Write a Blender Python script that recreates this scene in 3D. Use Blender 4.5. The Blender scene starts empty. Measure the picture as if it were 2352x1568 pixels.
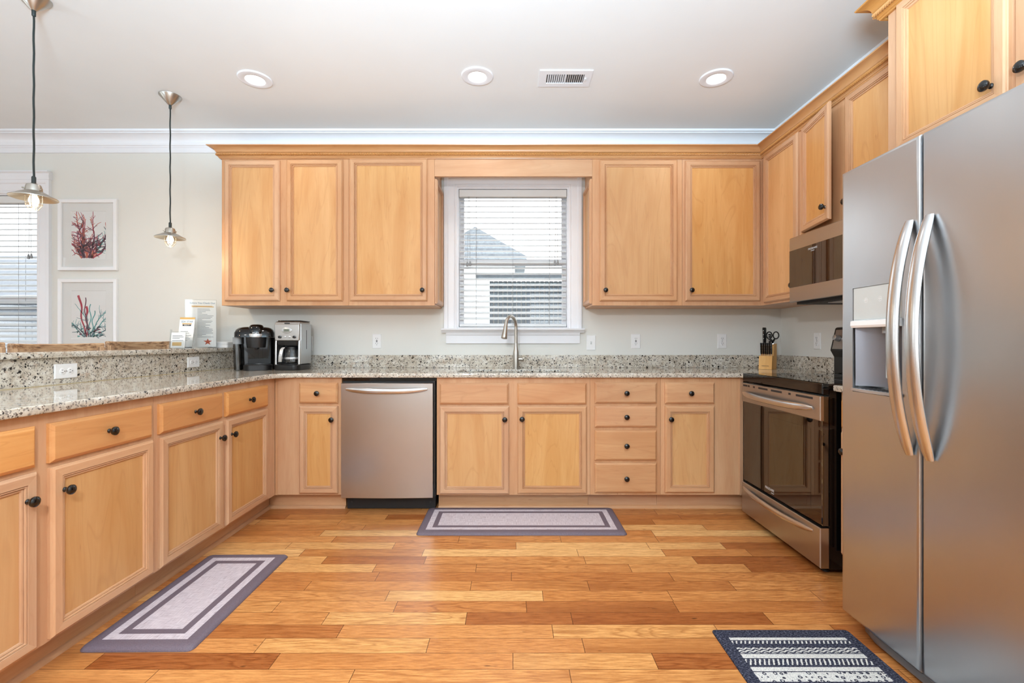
import bpy, bmesh, math, random
from mathutils import Vector, Matrix
R = math.radians
S = bpy.context.scene
C = S.collection

# ------------------------------------------------------------------ camera, world, lights, exposure
EYE = 1.12
cam = bpy.data.cameras.new('camera'); cam.lens = 1060 / 2352 * 36; cam.sensor_width = 36; cam.clip_start = 0.02
co = bpy.data.objects.new('camera', cam); C.objects.link(co)
co.location = (0, 0, EYE); co.rotation_euler = (R(90), 0, 0)
S.camera = co
S.view_settings.view_transform = 'Standard'
S.view_settings.look = 'None'
S.view_settings.exposure = -0.21
S.view_settings.gamma = 1.0
W = bpy.data.worlds.new('sky'); S.world = W; W.use_nodes = True
bg = W.node_tree.nodes['Background']; bg.inputs[0].default_value = (0.95, 0.98, 1.0, 1); bg.inputs[1].default_value = 3.2
S.cycles.max_bounces = 10; S.cycles.diffuse_bounces = 4; S.cycles.glossy_bounces = 4
S.cycles.transmission_bounces = 6; S.cycles.transparent_max_bounces = 12
S.cycles.caustics_reflective = False; S.cycles.caustics_refractive = False
S.cycles.sample_clamp_indirect = 6.0
S.cycles.use_denoising = True

# room numbers
YW = 3.64          # back wall
XR = 2.12          # right wall
XL = -6.2          # dining side wall
YB = -2.7          # wall behind the camera
H = 2.743

def window_light(name, loc, rot, sx, sy, power, col):
    l = bpy.data.lights.new(name, 'AREA'); l.shape = 'RECTANGLE'; l.size = sx; l.size_y = sy; l.energy = power; l.color = col
    o = bpy.data.objects.new(name, l); C.objects.link(o); o.location = loc; o.rotation_euler = rot
    return o
DAY = (0.72, 0.88, 1.0)
REAR_WINDOWS = [(-3.6, 1.1), (-1.2, 1.1), (0.95, 1.1)]           # centre x, width
SIDE_WINDOWS = [(-0.9, 1.1), (1.6, 1.1)]                         # centre y, width; added unseen windows for more daylight
for cx, w in REAR_WINDOWS:
    window_light('daylight', (cx, YB + 0.12, 1.5), (R(90), 0, 0), w, 1.5, 9, DAY).rotation_euler = (R(-90 + 6), 0, R(180))  # area lamp inside each unseen rear window, in place of daylight
for cy, w in SIDE_WINDOWS:
    window_light('daylight', (XL + 0.12, cy, 1.5), (0, R(-90 + 6), 0), 1.5, w, 7, DAY)  # area lamps at the added side windows, extra fill for the room
CAN_POWER = 3.2
FLASH_POWER = 120
UPLIGHT = 740
CAN_COL = (1.0, 0.95, 0.89)

# ------------------------------------------------------------------ materials
def lin(r, g, b):
    f = lambda v: (v / 255 / 12.92) if v / 255 <= 0.04045 else ((v / 255 + 0.055) / 1.055) ** 2.4
    return (f(r), f(g), f(b), 1)

class NT:
    def __init__(s, name):
        s.m = bpy.data.materials.new(name); s.m.use_nodes = True
        s.t = s.m.node_tree; s.n = s.t.nodes; s.b = s.n['Principled BSDF']; s.out = s.n['Material Output']
    def node(s, t, **kw):
        n = s.n.new('ShaderNode' + t)
        for k, v in kw.items(): setattr(n, k, v)
        return n
    def put(s, sock, v):
        if isinstance(v, bpy.types.NodeSocket): s.t.links.new(v, sock)
        else: sock.default_value = v
    def math(s, op, a, b=0.0, c=0.0):
        n = s.node('Math', operation=op)
        s.put(n.inputs[0], a); s.put(n.inputs[1], b); s.put(n.inputs[2], c)
        return n.outputs[0]
    def vmath(s, op, a, b=(0, 0, 0)):
        n = s.node('VectorMath', operation=op); s.put(n.inputs[0], a); s.put(n.inputs[1], b); return n.outputs[0]
    def noise(s, vec, scale, detail=3.0, rough=0.5, dist=0.0, color=False):
        n = s.node('TexNoise'); s.put(n.inputs['Vector'], vec); s.put(n.inputs['Scale'], scale)
        n.inputs['Detail'].default_value = detail; n.inputs['Roughness'].default_value = rough; n.inputs['Distortion'].default_value = dist
        return n.outputs['Color' if color else 'Fac']
    def ramp(s, fac, stops, interp='LINEAR'):
        n = s.node('ValToRGB'); s.put(n.inputs[0], fac); cr = n.color_ramp; cr.interpolation = interp
        while len(cr.elements) < len(stops): cr.elements.new(0.5)
        for e, (p, c) in zip(cr.elements, stops): e.position = p; e.color = c if len(c) == 4 else (*c, 1)
        return n.outputs[0]
    def mix(s, fac, a, b, mode='MIX'):
        n = s.node('Mix', data_type='RGBA', blend_type=mode)
        s.put(n.inputs[0], fac); s.put(n.inputs[6], a); s.put(n.inputs[7], b); return n.outputs[2]
    def sep(s, v):
        n = s.node('SeparateXYZ'); s.put(n.inputs[0], v); return n.outputs
    def comb(s, x, y, z):
        n = s.node('CombineXYZ'); s.put(n.inputs[0], x); s.put(n.inputs[1], y); s.put(n.inputs[2], z); return n.outputs[0]
    def obj(s): return s.node('TexCoord').outputs['Object']
    def rnd(s): return s.node('ObjectInfo').outputs['Random']
    def bump(s, h, strength=0.2, dist=0.002):
        n = s.node('Bump'); s.put(n.inputs['Height'], h); n.inputs['Strength'].default_value = strength; n.inputs['Distance'].default_value = dist
        s.put(s.b.inputs['Normal'], n.outputs[0])
    def set(s, col=None, rough=None, metal=None, **kw):
        if col is not None: s.put(s.b.inputs['Base Color'], col)
        if rough is not None: s.put(s.b.inputs['Roughness'], rough)
        if metal is not None: s.put(s.b.inputs['Metallic'], metal)
        for k, v in kw.items(): s.put(s.b.inputs[k.replace('_', ' ')], v)
        return s.m

def plain(name, col, rough=0.5, metal=0.0, var=0.04, **kw):
    t = NT(name)
    n = t.noise(t.obj(), 14.0, 2.0)
    c = t.mix(1.0, col, t.ramp(n, [(0.3, (1 - var,) * 3), (0.7, (1.0,) * 3)]), 'MULTIPLY')
    return t.set(c, rough, metal, **kw)

def wall_mat(name, col, bump=0.12):
    t = NT(name); o = t.obj()
    c = t.mix(1.0, col, t.ramp(t.noise(o, 2.0, 3.0), [(0.3, (0.97,) * 3), (0.7, (1,) * 3)]), 'MULTIPLY')
    t.bump(t.noise(o, 130.0, 3.0, 0.6), bump, 0.002)
    return t.set(c, 0.62, 0, Specular_IOR_Level=0.25)

def maple(name, axis, light, dark, figure=0.5, rough=0.38):
    """clear-finished maple; grain runs along one object axis"""
    t = NT(name); o = t.obj(); r = t.rnd()
    off = t.comb(t.math('MULTIPLY', r, 37.0), t.math('MULTIPLY', r, 91.0), t.math('MULTIPLY', r, 53.0))
    p = t.vmath('ADD', o, off)
    st = {'X': (0.07, 1, 1), 'Y': (1, 0.07, 1), 'Z': (1, 1, 0.07)}[axis]
    st2 = {'X': (0.13, 1, 1), 'Y': (1, 0.13, 1), 'Z': (1, 1, 0.13)}[axis]
    g = t.vmath('MULTIPLY', p, st); g2 = t.vmath('MULTIPLY', p, st2)
    fine = t.noise(g, 150.0, 3.0, 0.6)
    broad = t.noise(g2, 8.0, 4.0, 0.6, 0.8)
    rings = t.math('FRACT', t.math('MULTIPLY', t.noise(g2, 4.5, 3.0, 0.55, 1.0), 10.0))
    line = t.ramp(rings, [(0.0, (1,) * 3), (0.09, (0,) * 3), (0.88, (0,) * 3), (1.0, (1,) * 3)])
    c = t.mix(t.ramp(broad, [(0.32, (0,) * 3), (0.68, (1,) * 3)]), dark, light)
    c = t.mix(t.math('MULTIPLY', line, 0.26 * figure), c, t.mix(1.0, dark, (0.72, 0.62, 0.52, 1), 'MULTIPLY'))
    c = t.mix(t.math('MULTIPLY', t.ramp(fine, [(0.35, (1,) * 3), (0.62, (0,) * 3)]), 0.20), c, dark)
    speck = t.ramp(t.noise(t.vmath('MULTIPLY', p, tuple(0.16 / 0.07 * a if a < 1 else 1 for a in st)), 60.0, 2.0), [(0.73, (0,) * 3), (0.80, (1,) * 3)])
    c = t.mix(t.math('MULTIPLY', speck, 0.35), c, lin(150, 88, 52))
    hsv = t.node('HueSaturation'); t.put(hsv.inputs['Color'], c)
    t.put(hsv.inputs['Value'], t.math('ADD', 0.95, t.math('MULTIPLY', r, 0.10)))
    t.put(hsv.inputs['Saturation'], t.math('ADD', 0.95, t.math('MULTIPLY', t.math('FRACT', t.math('MULTIPLY', r, 17.0)), 0.12)))
    t.bump(fine, 0.03, 0.001)
    return t.set(hsv.outputs[0], rough, 0, Specular_IOR_Level=0.4)

ML, MD = lin(213, 170, 132), lin(197, 147, 108)
PL, PD = lin(218, 171, 118), lin(203, 149, 93)
M = {}
for ax in 'XYZ':
    M['maple' + ax] = maple('maple_' + ax, ax, ML, MD, 0.45)
M['panelZ'] = maple('maple_panel', 'Z', PL, PD, 0.8)
M['drawX'] = maple('maple_drawer_x', 'X', lin(215, 168, 124), lin(198, 143, 100), 0.8)
M['drawY'] = maple('maple_drawer_y', 'Y', lin(220, 164, 108), lin(203, 139, 84), 0.8)  # more orange than the x drawers: warm light put into the colour
M['crownX'] = maple('maple_crown_x', 'X', lin(204, 152, 98), lin(182, 126, 72), 0.5, 0.33)
M['crownY'] = maple('maple_crown_y', 'Y', lin(204, 152, 98), lin(182, 126, 72), 0.5, 0.33)

def granite():
    t = NT('speckled_granite'); o = t.obj()
    o = t.vmath('ADD', o, t.vmath('MULTIPLY', t.vmath('SUBTRACT', t.noise(o, 75.0, 3.0, color=True), (0.5, 0.5, 0.5)), (0.017, 0.017, 0.017)))
    def vor(scale, chan, thr, soft=0.02):
        v = t.node('TexVoronoi'); t.put(v.inputs['Vector'], o); v.inputs['Scale'].default_value = scale
        sp = t.node('SeparateColor'); t.put(sp.inputs[0], v.outputs['Color'])
        pick = t.math('GREATER_THAN', sp.outputs[chan], thr)
        near = t.ramp(v.outputs['Distance'], [(0.34, (1,) * 3), (0.50, (0,) * 3)])
        return t.math('MULTIPLY', pick, near)
    base = t.ramp(t.noise(o, 26.0, 4.0, 0.6), [(0.3, lin(176, 162, 144)), (0.5, lin(206, 197, 182)), (0.72, lin(224, 219, 210))])
    base = t.mix(t.math('MULTIPLY', t.ramp(t.noise(o, 62.0, 3.0, 0.6), [(0.54, (0,) * 3), (0.64, (1,) * 3)]), 0.55), base, lin(160, 148, 134))
    base = t.mix(t.math('MULTIPLY', t.ramp(t.noise(t.vmath('ADD', o, (7, 3, 1)), 38.0, 3.0, 0.6), [(0.60, (0,) * 3), (0.68, (1,) * 3)]), 0.5), base, lin(176, 142, 118))
    c = t.mix(t.math('MULTIPLY', vor(105.0, 0, 0.68), 0.85), base, lin(128, 120, 114))
    c = t.mix(vor(95.0, 1, 0.86), c, lin(40, 35, 34))
    c = t.mix(t.math('MULTIPLY', vor(160.0, 2, 0.80), 0.9), c, lin(72, 62, 58))
    c = t.mix(vor(58.0, 1, 0.965), c, lin(26, 22, 22))
    return t.set(c, 0.045, 0, Specular_IOR_Level=0.55)
M['granite'] = granite()

def floor_mat():
    t = NT('oak_plank_floor'); o = t.obj(); x, y, z = t.sep(o)
    PW = 0.083
    row = t.math('FLOOR', t.math('DIVIDE', y, PW)); fy = t.math('FRACT', t.math('DIVIDE', y, PW))
    w1 = t.node('TexWhiteNoise', noise_dimensions='1D'); t.put(w1.inputs['W'], row)
    u = t.math('ADD', t.math('MULTIPLY', x, 1.55), t.math('MULTIPLY', row, 41.37))
    v = t.node('TexVoronoi', voronoi_dimensions='1D'); t.put(v.inputs['W'], u); v.inputs['Scale'].default_value = 1.0; v.inputs['Randomness'].default_value = 0.8
    e = t.node('TexVoronoi', voronoi_dimensions='1D', feature='DISTANCE_TO_EDGE'); t.put(e.inputs['W'], u); e.inputs['Scale'].default_value = 1.0; e.inputs['Randomness'].default_value = 0.8
    rs = t.node('SeparateColor'); t.put(rs.inputs[0], v.outputs['Color'])
    ra, rb, rc = rs.outputs
    pv = t.comb(t.math('ADD', t.math('MULTIPLY', x, 0.10), t.math('MULTIPLY', ra, 40.0)), t.math('ADD', y, t.math('MULTIPLY', rb, 17.0)), t.math('MULTIPLY', rc, 30.0))
    pv2 = t.comb(t.math('ADD', t.math('MULTIPLY', x, 0.11), t.math('MULTIPLY', rb, 40.0)), t.math('ADD', y, t.math('MULTIPLY', ra, 17.0)), t.math('MULTIPLY', rc, 30.0))
    base = t.ramp(ra, [(0.0, lin(166, 96, 48)), (0.16, lin(200, 129, 70)), (0.40, lin(222, 156, 92)), (0.60, lin(210, 140, 78)), (0.82, lin(228, 168, 102)), (1.0, lin(242, 192, 128))])
    fine = t.noise(pv, 150.0, 4.0, 0.65)
    c = t.mix(t.ramp(fine, [(0.36, (0.75,) * 3), (0.60, (0,) * 3)]), base, t.mix(1.0, base, (0.60, 0.48, 0.38, 1), 'MULTIPLY'))
    cath = t.math('FRACT', t.math('MULTIPLY', t.noise(pv2, 9.0, 3.0, 0.55, 0.6), 14.0))
    cl = t.ramp(cath, [(0.0, (1,) * 3), (0.30, (0,) * 3), (0.80, (0,) * 3), (1.0, (1,) * 3)])
    amt = t.math('MULTIPLY', t.ramp(rc, [(0.25, (0.10,) * 3), (0.7, (0.62,) * 3)]), cl)
    c = t.mix(amt, c, t.mix(1.0, base, (0.50, 0.36, 0.26, 1), 'MULTIPLY'))
    blot = t.ramp(t.noise(pv2, 5.0, 3.0, 0.6), [(0.54, (0,) * 3), (0.70, (1,) * 3)])
    c = t.mix(t.math('MULTIPLY', blot, 0.65), c, t.mix(1.0, base, (0.52, 0.40, 0.32, 1), 'MULTIPLY'))
    knots = t.ramp(t.noise(t.comb(t.math('MULTIPLY', x, 0.35), y, ra), 26.0, 2.0, 0.5), [(0.74, (0,) * 3), (0.80, (1,) * 3)])
    c = t.mix(t.math('MULTIPLY', knots, 0.8), c, lin(66, 36, 18))
    gy = t.math('MINIMUM', fy, t.math('SUBTRACT', 1.0, fy))
    gap = t.math('MAXIMUM', t.math('LESS_THAN', gy, 0.012), t.math('LESS_THAN', e.outputs['Distance'], 0.0022))
    c = t.mix(t.math('MULTIPLY', gap, 0.75), c, lin(70, 38, 18))
    t.bump(t.math('ADD', t.math('MULTIPLY', fine, 0.15), t.math('SUBTRACT', 1.0, gap)), 0.10, 0.001)
    rgh = t.math('ADD', 0.24, t.math('MULTIPLY', fine, 0.12))
    return t.set(c, rgh, 0, Specular_IOR_Level=0.42)
M['floor'] = floor_mat()

def steel(name, axis, col=(0.50, 0.485, 0.47), rough=0.27, aniso=0.0):
    t = NT(name); o = t.obj()
    st = {'X': (0.02, 1, 1), 'Y': (1, 0.02, 1), 'Z': (1, 1, 0.02)}[axis]
    n = t.noise(t.vmath('MULTIPLY', o, st), 700.0, 2.0, 0.6)
    big = t.noise(o, 4.0, 3.0)
    t.bump(n, 0.025, 0.0005)
    c = t.mix(1.0, (*col, 1), t.ramp(big, [(0.3, (0.95,) * 3), (0.7, (1,) * 3)]), 'MULTIPLY')
    return t.set(c, t.math('ADD', rough, t.math('MULTIPLY', n, 0.08)), 1.0)
M['steelX'] = steel('brushed_steel_x', 'X'); M['steelY'] = steel('brushed_steel_y', 'Y')
M['steelZ'] = steel('brushed_steel_z', 'Z', (0.56, 0.58, 0.60), 0.26)
M['handle'] = steel('satin_steel', 'Z', (0.68, 0.685, 0.69), 0.2)
M['nickel'] = steel('brushed_nickel', 'Z', (0.50, 0.47, 0.42), 0.28)
M['chrome'] = plain('polished_metal', (0.75, 0.75, 0.74, 1), 0.12, 1.0, 0.02)
M['wall'] = wall_mat('wall_paint', lin(228, 227, 221))
M['ceil'] = wall_mat('ceiling_paint', lin(238, 238, 237), 0.05)
M['trim'] = plain('white_trim_paint', lin(238, 239, 243), 0.35, 0, 0.015)
M['blind'] = plain('white_blind', lin(226, 228, 228), 0.45, 0, 0.02)
M['black'] = plain('black_plastic', lin(22, 21, 22), 0.28, 0, 0.1)
M['gloss'] = plain('gloss_black', lin(10, 10, 11), 0.06, 0, 0.1)
M['oven_glass'] = plain('black_oven_glass', lin(8, 7, 7), 0.02, 0, 0.1, IOR=2.1)
M['niche'] = plain('dispenser_grey', lin(132, 134, 142), 0.35, 0.6, 0.02)
M['sinksteel'] = steel('sink_steel', 'X', (0.33, 0.33, 0.33), 0.25)
M['matte'] = plain('matte_black', lin(26, 26, 27), 0.6, 0, 0.15)
M['bronze'] = plain('oil_rubbed_knob', lin(9, 8, 9), 0.13, 0, 0.2, Coat_Weight=0.3)
M['plate'] = plain('white_plastic', lin(240, 240, 240), 0.3, 0, 0.01)
M['slot'] = plain('dark_slot', lin(40, 38, 38), 0.6)
M['paper'] = plain('white_paper', lin(242, 242, 240), 0.6, 0, 0.02)
M['mat_board'] = plain('mat_board', lin(240, 240, 237), 0.7, 0, 0.02)
M['white_gloss'] = plain('white_lacquer_frame', lin(242, 243, 245), 0.2, 0, 0.01)
M['silver'] = plain('silver_plastic', lin(190, 190, 190), 0.28, 0.7, 0.03)
M['grey_plastic'] = plain('grey_plastic', lin(150, 152, 154), 0.4, 0, 0.03)
M['pale_grey'] = plain('pale_grey_plastic', lin(198, 201, 198), 0.35, 0, 0.02)
M['fridge_side'] = plain('grey_appliance_side', lin(70, 70, 72), 0.5, 0, 0.1)
M['cord'] = plain('dark_green_cord', lin(38, 46, 44), 0.5)
M['lcd'] = plain('lcd_grey', lin(120, 126, 112), 0.3)
M['ink'] = plain('grey_ink', lin(120, 124, 130), 0.7)
M['blue_ink'] = plain('blue_ink', lin(86, 130, 164), 0.7)
M['dark_ink'] = plain('dark_ink', lin(44, 44, 50), 0.7)
M['sand'] = plain('sand_print', lin(222, 178, 104), 0.7, 0, 0.2)
M['redp'] = plain('starfish_red', lin(205, 92, 62), 0.7, 0, 0.2)
M['letter'] = plain('white_lettering', lin(226, 226, 226), 0.4)
M['caulk'] = plain('caulk_line', lin(196, 178, 140), 0.5)
M['screw'] = plain('screw_head', lin(130, 130, 130), 0.4, 0.8)
M['shelfwood'] = maple('pale_block_wood', 'Z', lin(226, 178, 116), lin(206, 152, 88), 0.3, 0.5)
M['rattan'] = None

def glass(name, tint=(1, 1, 1, 1), fac=0.07, rough=0.02):
    t = NT(name); t.n.remove(t.b)
    tr = t.node('BsdfTransparent'); tr.inputs[0].default_value = tint
    gl = t.node('BsdfGlossy'); gl.inputs['Roughness'].default_value = rough
    fr = t.node('LayerWeight'); fr.inputs['Blend'].default_value = 0.25
    k = t.math('ADD', fac, t.math('MULTIPLY', fr.outputs['Fresnel'], 0.35))
    mx = t.node('MixShader'); t.put(mx.inputs[0], k); t.put(mx.inputs[1], tr.outputs[0]); t.put(mx.inputs[2], gl.outputs[0])
    t.put(t.out.inputs[0], mx.outputs[0]); return t.m
M['glass'] = glass('clear_glass')
M['pic_glass'] = glass('picture_glass', (1, 1, 1, 1), 0.02)
M['smoke'] = glass('smoky_clear_plastic', (0.32, 0.33, 0.33, 1), 0.10, 0.05)
M['acrylic'] = glass('clear_acrylic', (0.97, 0.98, 0.98, 1), 0.10, 0.03)

def emit(name, col, strength):
    t = NT(name); n = t.noise(t.obj(), 3.0, 1.0)
    c = t.mix(1.0, (*col, 1), t.ramp(n, [(0.2, (0.97,) * 3), (0.8, (1,) * 3)]), 'MULTIPLY')
    return t.set((0.9, 0.9, 0.9, 1), 0.5, 0, Emission_Color=c, Emission_Strength=strength)
M['lens'] = emit('lamp_lens', (1.0, 0.95, 0.88), 9.0)
M['bulb'] = emit('glowing_bulb', (1.0, 0.80, 0.52), 9.0)

def mat_pattern(name, hx, hy):
    t = NT(name); x, y, z = t.sep(t.obj())
    d = t.math('MINIMUM', t.math('SUBTRACT', hx, t.math('ABSOLUTE', x)), t.math('SUBTRACT', hy, t.math('ABSOLUTE', y)))
    a = t.noise(t.comb(t.math('MULTIPLY', x, 0.05), y, 0.0), 420.0, 2.0, 0.6)
    b = t.noise(t.comb(x, t.math('MULTIPLY', y, 0.05), 0.0), 420.0, 2.0, 0.6)
    weave = t.ramp(t.math('MULTIPLY', t.math('ADD', a, b), 0.5), [(0.36, lin(168, 154, 162)), (0.5, lin(206, 196, 203)), (0.64, lin(222, 214, 219))])
    dark = t.ramp(t.noise(t.obj(), 300.0, 2.0), [(0.3, lin(104, 92, 102)), (0.7, lin(118, 106, 116))])
    k = t.ramp(t.math('MULTIPLY', d, 5.0), [(0.0, (0,) * 3), (0.24, (1,) * 3), (0.405, (0,) * 3), (0.55, (1,) * 3)], 'CONSTANT')
    t.bump(t.math('ADD', a, b), 0.12, 0.001)
    return t.set(t.mix(k, dark, weave), 0.55, 0, Specular_IOR_Level=0.3)

def rug_pattern(name, hx, ytop):
    t = NT(name); o = t.obj(); x, y, z = t.sep(o)
    d = t.math('SUBTRACT', ytop, y)                        # distance from the far end
    navy = t.ramp(t.noise(t.comb(t.math('MULTIPLY', x, 0.5), y, 0.0), 240.0, 3.0, 0.7), [(0.34, lin(20, 21, 30)), (0.52, lin(56, 57, 72)), (0.70, lin(122, 123, 136))])
    cream = t.ramp(t.noise(o, 330.0, 2.0, 0.7), [(0.32, lin(150, 148, 152)), (0.5, lin(214, 210, 204)), (0.7, lin(230, 226, 218))])
    per = 0.30
    dd = t.math('FRACT', t.math('DIVIDE', t.math('SUBTRACT', d, 0.047), per))
    band = lambda a, b: t.math('MULTIPLY', t.math('GREATER_THAN', dd, a / per), t.math('LESS_THAN', dd, b / per))
    wob = t.math('MULTIPLY', t.math('SUBTRACT', t.noise(o, 55.0, 2.0), 0.5), 0.008)
    xx = t.math('ADD', x, wob)
    ticks = t.math('GREATER_THAN', t.math('FRACT', t.math('ADD', t.math('MULTIPLY', xx, 62.0), t.math('MULTIPLY', d, 30.0))), 0.62)
    zig = t.math('GREATER_THAN', t.math('FRACT', t.math('ADD', t.math('MULTIPLY', t.math('PINGPONG', xx, 0.014), 46.0), t.math('MULTIPLY', d, 75.0))), 0.5)
    dots = t.node('TexVoronoi', distance='EUCLIDEAN'); t.put(dots.inputs['Vector'], t.comb(xx, d, 0.0)); dots.inputs['Scale'].default_value = 52.0; dots.inputs['Randomness'].default_value = 0.45
    ring = t.math('MULTIPLY', t.math('GREATER_THAN', dots.outputs['Distance'], 0.18), t.math('LESS_THAN', dots.outputs['Distance'], 0.36))
    k = t.math('MAXIMUM', band(0.003, 0.018), band(0.094, 0.116))
    k = t.math('MAXIMUM', k, band(0.160, 0.180))
    k = t.math('MAXIMUM', k, t.math('MULTIPLY', t.math('MAXIMUM', band(0.022, 0.038), band(0.120, 0.150)), ticks))
    k = t.math('MAXIMUM', k, t.math('MULTIPLY', band(0.058, 0.090), zig))
    k = t.math('MAXIMUM', k, t.math('MULTIPLY', band(0.184, 0.228), t.math('SUBTRACT', 1.0, ring)))
    k = t.math('MAXIMUM', k, band(0.236, 0.250))
    inside = t.math('MULTIPLY', t.math('LESS_THAN', t.math('ABSOLUTE', x), t.math('ADD', hx - 0.043, wob)), t.math('MULTIPLY', t.math('GREATER_THAN', d, 0.047), t.math('LESS_THAN', d, 2 * ytop - 0.05)))
    t.bump(t.noise(o, 420.0, 3.0, 0.7), 0.5, 0.003)
    return t.set(t.mix(t.math('MULTIPLY', k, inside), navy, cream), 0.95, 0, Specular_IOR_Level=0.1)

def board_wood(name, ax, c1, c2, c3):
    t = NT(name); o = t.obj(); st = {'Y': (1, 0.08, 1), 'Z': (1, 1, 0.08)}[ax]
    p = t.vmath('ADD', o, t.comb(t.math('MULTIPLY', t.rnd(), 20.0), 0.0, 0.0))
    n = t.noise(t.vmath('MULTIPLY', p, st), 90.0, 4.0, 0.65, 0.4)
    return t.set(t.ramp(n, [(0.34, c3), (0.47, c2), (0.62, c1)]), 0.6)
M['rattan'] = board_wood('weathered_stool_wood', 'Y', lin(206, 174, 138), lin(180, 142, 108), lin(110, 82, 60))
M['stoolz'] = board_wood('weathered_stool_leg', 'Z', lin(206, 174, 138), lin(180, 142, 108), lin(110, 82, 60))

# ------------------------------------------------------------------ mesh building
class MB:
    def __init__(s, T=None):
        s.v = []; s.f = []; s.mi = []; s.T = T or Matrix()
    def add(s, pts, faces, mi=0):
        k = len(s.v)
        s.v += [s.T @ Vector(p) for p in pts]
        for i, f in enumerate(faces):
            s.f.append([k + a for a in f]); s.mi.append(mi[i] if isinstance(mi, (list, tuple)) else mi)
        return s
    def box(s, x0, x1, y0, y1, z0, z1, mi=0):
        p = [(x0, y0, z0), (x1, y0, z0), (x1, y1, z0), (x0, y1, z0), (x0, y0, z1), (x1, y0, z1), (x1, y1, z1), (x0, y1, z1)]
        return s.add(p, [(0, 3, 2, 1), (4, 5, 6, 7), (0, 1, 5, 4), (1, 2, 6, 5), (2, 3, 7, 6), (3, 0, 4, 7)], mi)
    def rects(s, rings, mv=0, mh=0, cap=True, back=True, mc=None):
        """loft of (u0,u1,v0,v1,w) rectangles, local axes u,v,w"""
        pts = []; fs = []; mi = []
        for (a, b, c, d, w) in rings: pts += [(a, c, w), (b, c, w), (b, d, w), (a, d, w)]
        for i in range(len(rings) - 1):
            for j in range(4):
                a, b = i * 4 + j, i * 4 + (j + 1) % 4
                fs.append((a, b, b + 4, a + 4)); mi.append(mh if j in (0, 2) else mv)
        if cap: n = (len(rings) - 1) * 4; fs.append((n, n + 1, n + 2, n + 3)); mi.append(mh if mc is None else mc)
        if back: fs.append((3, 2, 1, 0)); mi.append(mv)
        return s.add(pts, fs, mi)
    def lathe(s, prof, n=24, c=(0, 0, 0), mi=0, cap0=True, cap1=True, axis=None):
        A = Matrix.Translation(c) @ (axis or Matrix())
        pts = []; fs = []
        for (r, z) in prof:
            for k in range(n):
                a = 2 * math.pi * k / n; pts.append(A @ Vector((r * math.cos(a), r * math.sin(a), z)))
        for i in range(len(prof) - 1):
            for k in range(n):
                a, b = i * n + k, i * n + (k + 1) % n
                fs.append((a, b, b + n, a + n))
        if cap0: fs.append(tuple(range(n - 1, -1, -1)))
        if cap1: fs.append(tuple(range((len(prof) - 1) * n, len(prof) * n)))
        return s.add(pts, fs, mi)
    def loft(s, secs, mi=0, cap0=True, cap1=True, closed=True):
        n = len(secs[0]); pts = [p for q in secs for p in q]; fs = []
        for i in range(len(secs) - 1):
            for k in range(n if closed else n - 1):
                a, b = i * n + k, i * n + (k + 1) % n
                fs.append((a, b, b + n, a + n))
        if cap0: fs.append(tuple(range(n - 1, -1, -1)))
        if cap1: fs.append(tuple(range((len(secs) - 1) * n, len(secs) * n)))
        return s.add(pts, fs, mi)
    def tube(s, path, r, n=10, mi=0, caps=True, flat=None):
        path = [Vector(p) for p in path]; secs = []
        rs = r if isinstance(r, (list, tuple)) else [r] * len(path)
        up = None
        for i, p in enumerate(path):
            d = (path[min(i + 1, len(path) - 1)] - path[max(i - 1, 0)]).normalized()
            if up is None:
                up = Vector((0, 0, 1)) if abs(d.z) < 0.9 else Vector((0, 1, 0))
                if flat is not None: up = Vector(flat[1])
            a = d.cross(up).normalized(); b = a.cross(d).normalized(); up = b
            fa = flat[0] if flat else 1.0
            secs.append([p + a * (rs[i] * fa * math.cos(2 * math.pi * k / n)) + b * (rs[i] * math.sin(2 * math.pi * k / n)) for k in range(n)])
        return s.loft(secs, mi, caps, caps)
    def build(s, name, mats, parent=None, origin=None, smooth=40, bevel=0.0, local=False):
        me = bpy.data.meshes.new(name)
        if origin is None: origin = WL.get(parent.name, Vector()) if (parent and not local) else Vector()
        origin = Vector(origin)
        me.from_pydata([p - origin for p in s.v], [], s.f)
        for m in (mats if isinstance(mats, (list, tuple)) else [mats]): me.materials.append(m)
        me.polygons.foreach_set('material_index', s.mi)
        bm = bmesh.new(); bm.from_mesh(me); bmesh.ops.recalc_face_normals(bm, faces=bm.faces); bm.to_mesh(me); bm.free()
        if smooth:
            me.polygons.foreach_set('use_smooth', [True] * len(me.polygons)); me.set_sharp_from_angle(angle=R(smooth))
        me.update()
        o = bpy.data.objects.new(name, me); C.objects.link(o)
        if parent: o.parent = parent; WL[o.name] = origin
        else: o.location = origin; WL[o.name] = origin
        if bevel:
            b = o.modifiers.new('edge', 'BEVEL'); b.width = bevel; b.segments = 2; b.limit_method = 'ANGLE'; b.angle_limit = R(40)
        return o
WL = {}
def tag(o, label, cat, group=None):
    o['label'] = label; o['category'] = cat
    if group: o['group'] = group
    return o
def thing(name, label, cat, loc, rotz=0.0, group=None):
    o = bpy.data.objects.new(name, None); o.empty_display_size = 0.1; C.objects.link(o); o.location = loc; o.rotation_euler = (0, 0, rotz)
    WL[o.name] = Vector(loc); return tag(o, label, cat, group)
def struct(o): o['kind'] = 'structure'; return o
def instance(me_obj, name, parent, rel, rot=(0, 0, 0)):
    o = bpy.data.objects.new(name, me_obj); C.objects.link(o); o.parent = parent; o.location = rel; o.rotation_euler = rot; WL[o.name] = WL[parent.name] + Vector(rel); return o
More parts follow.
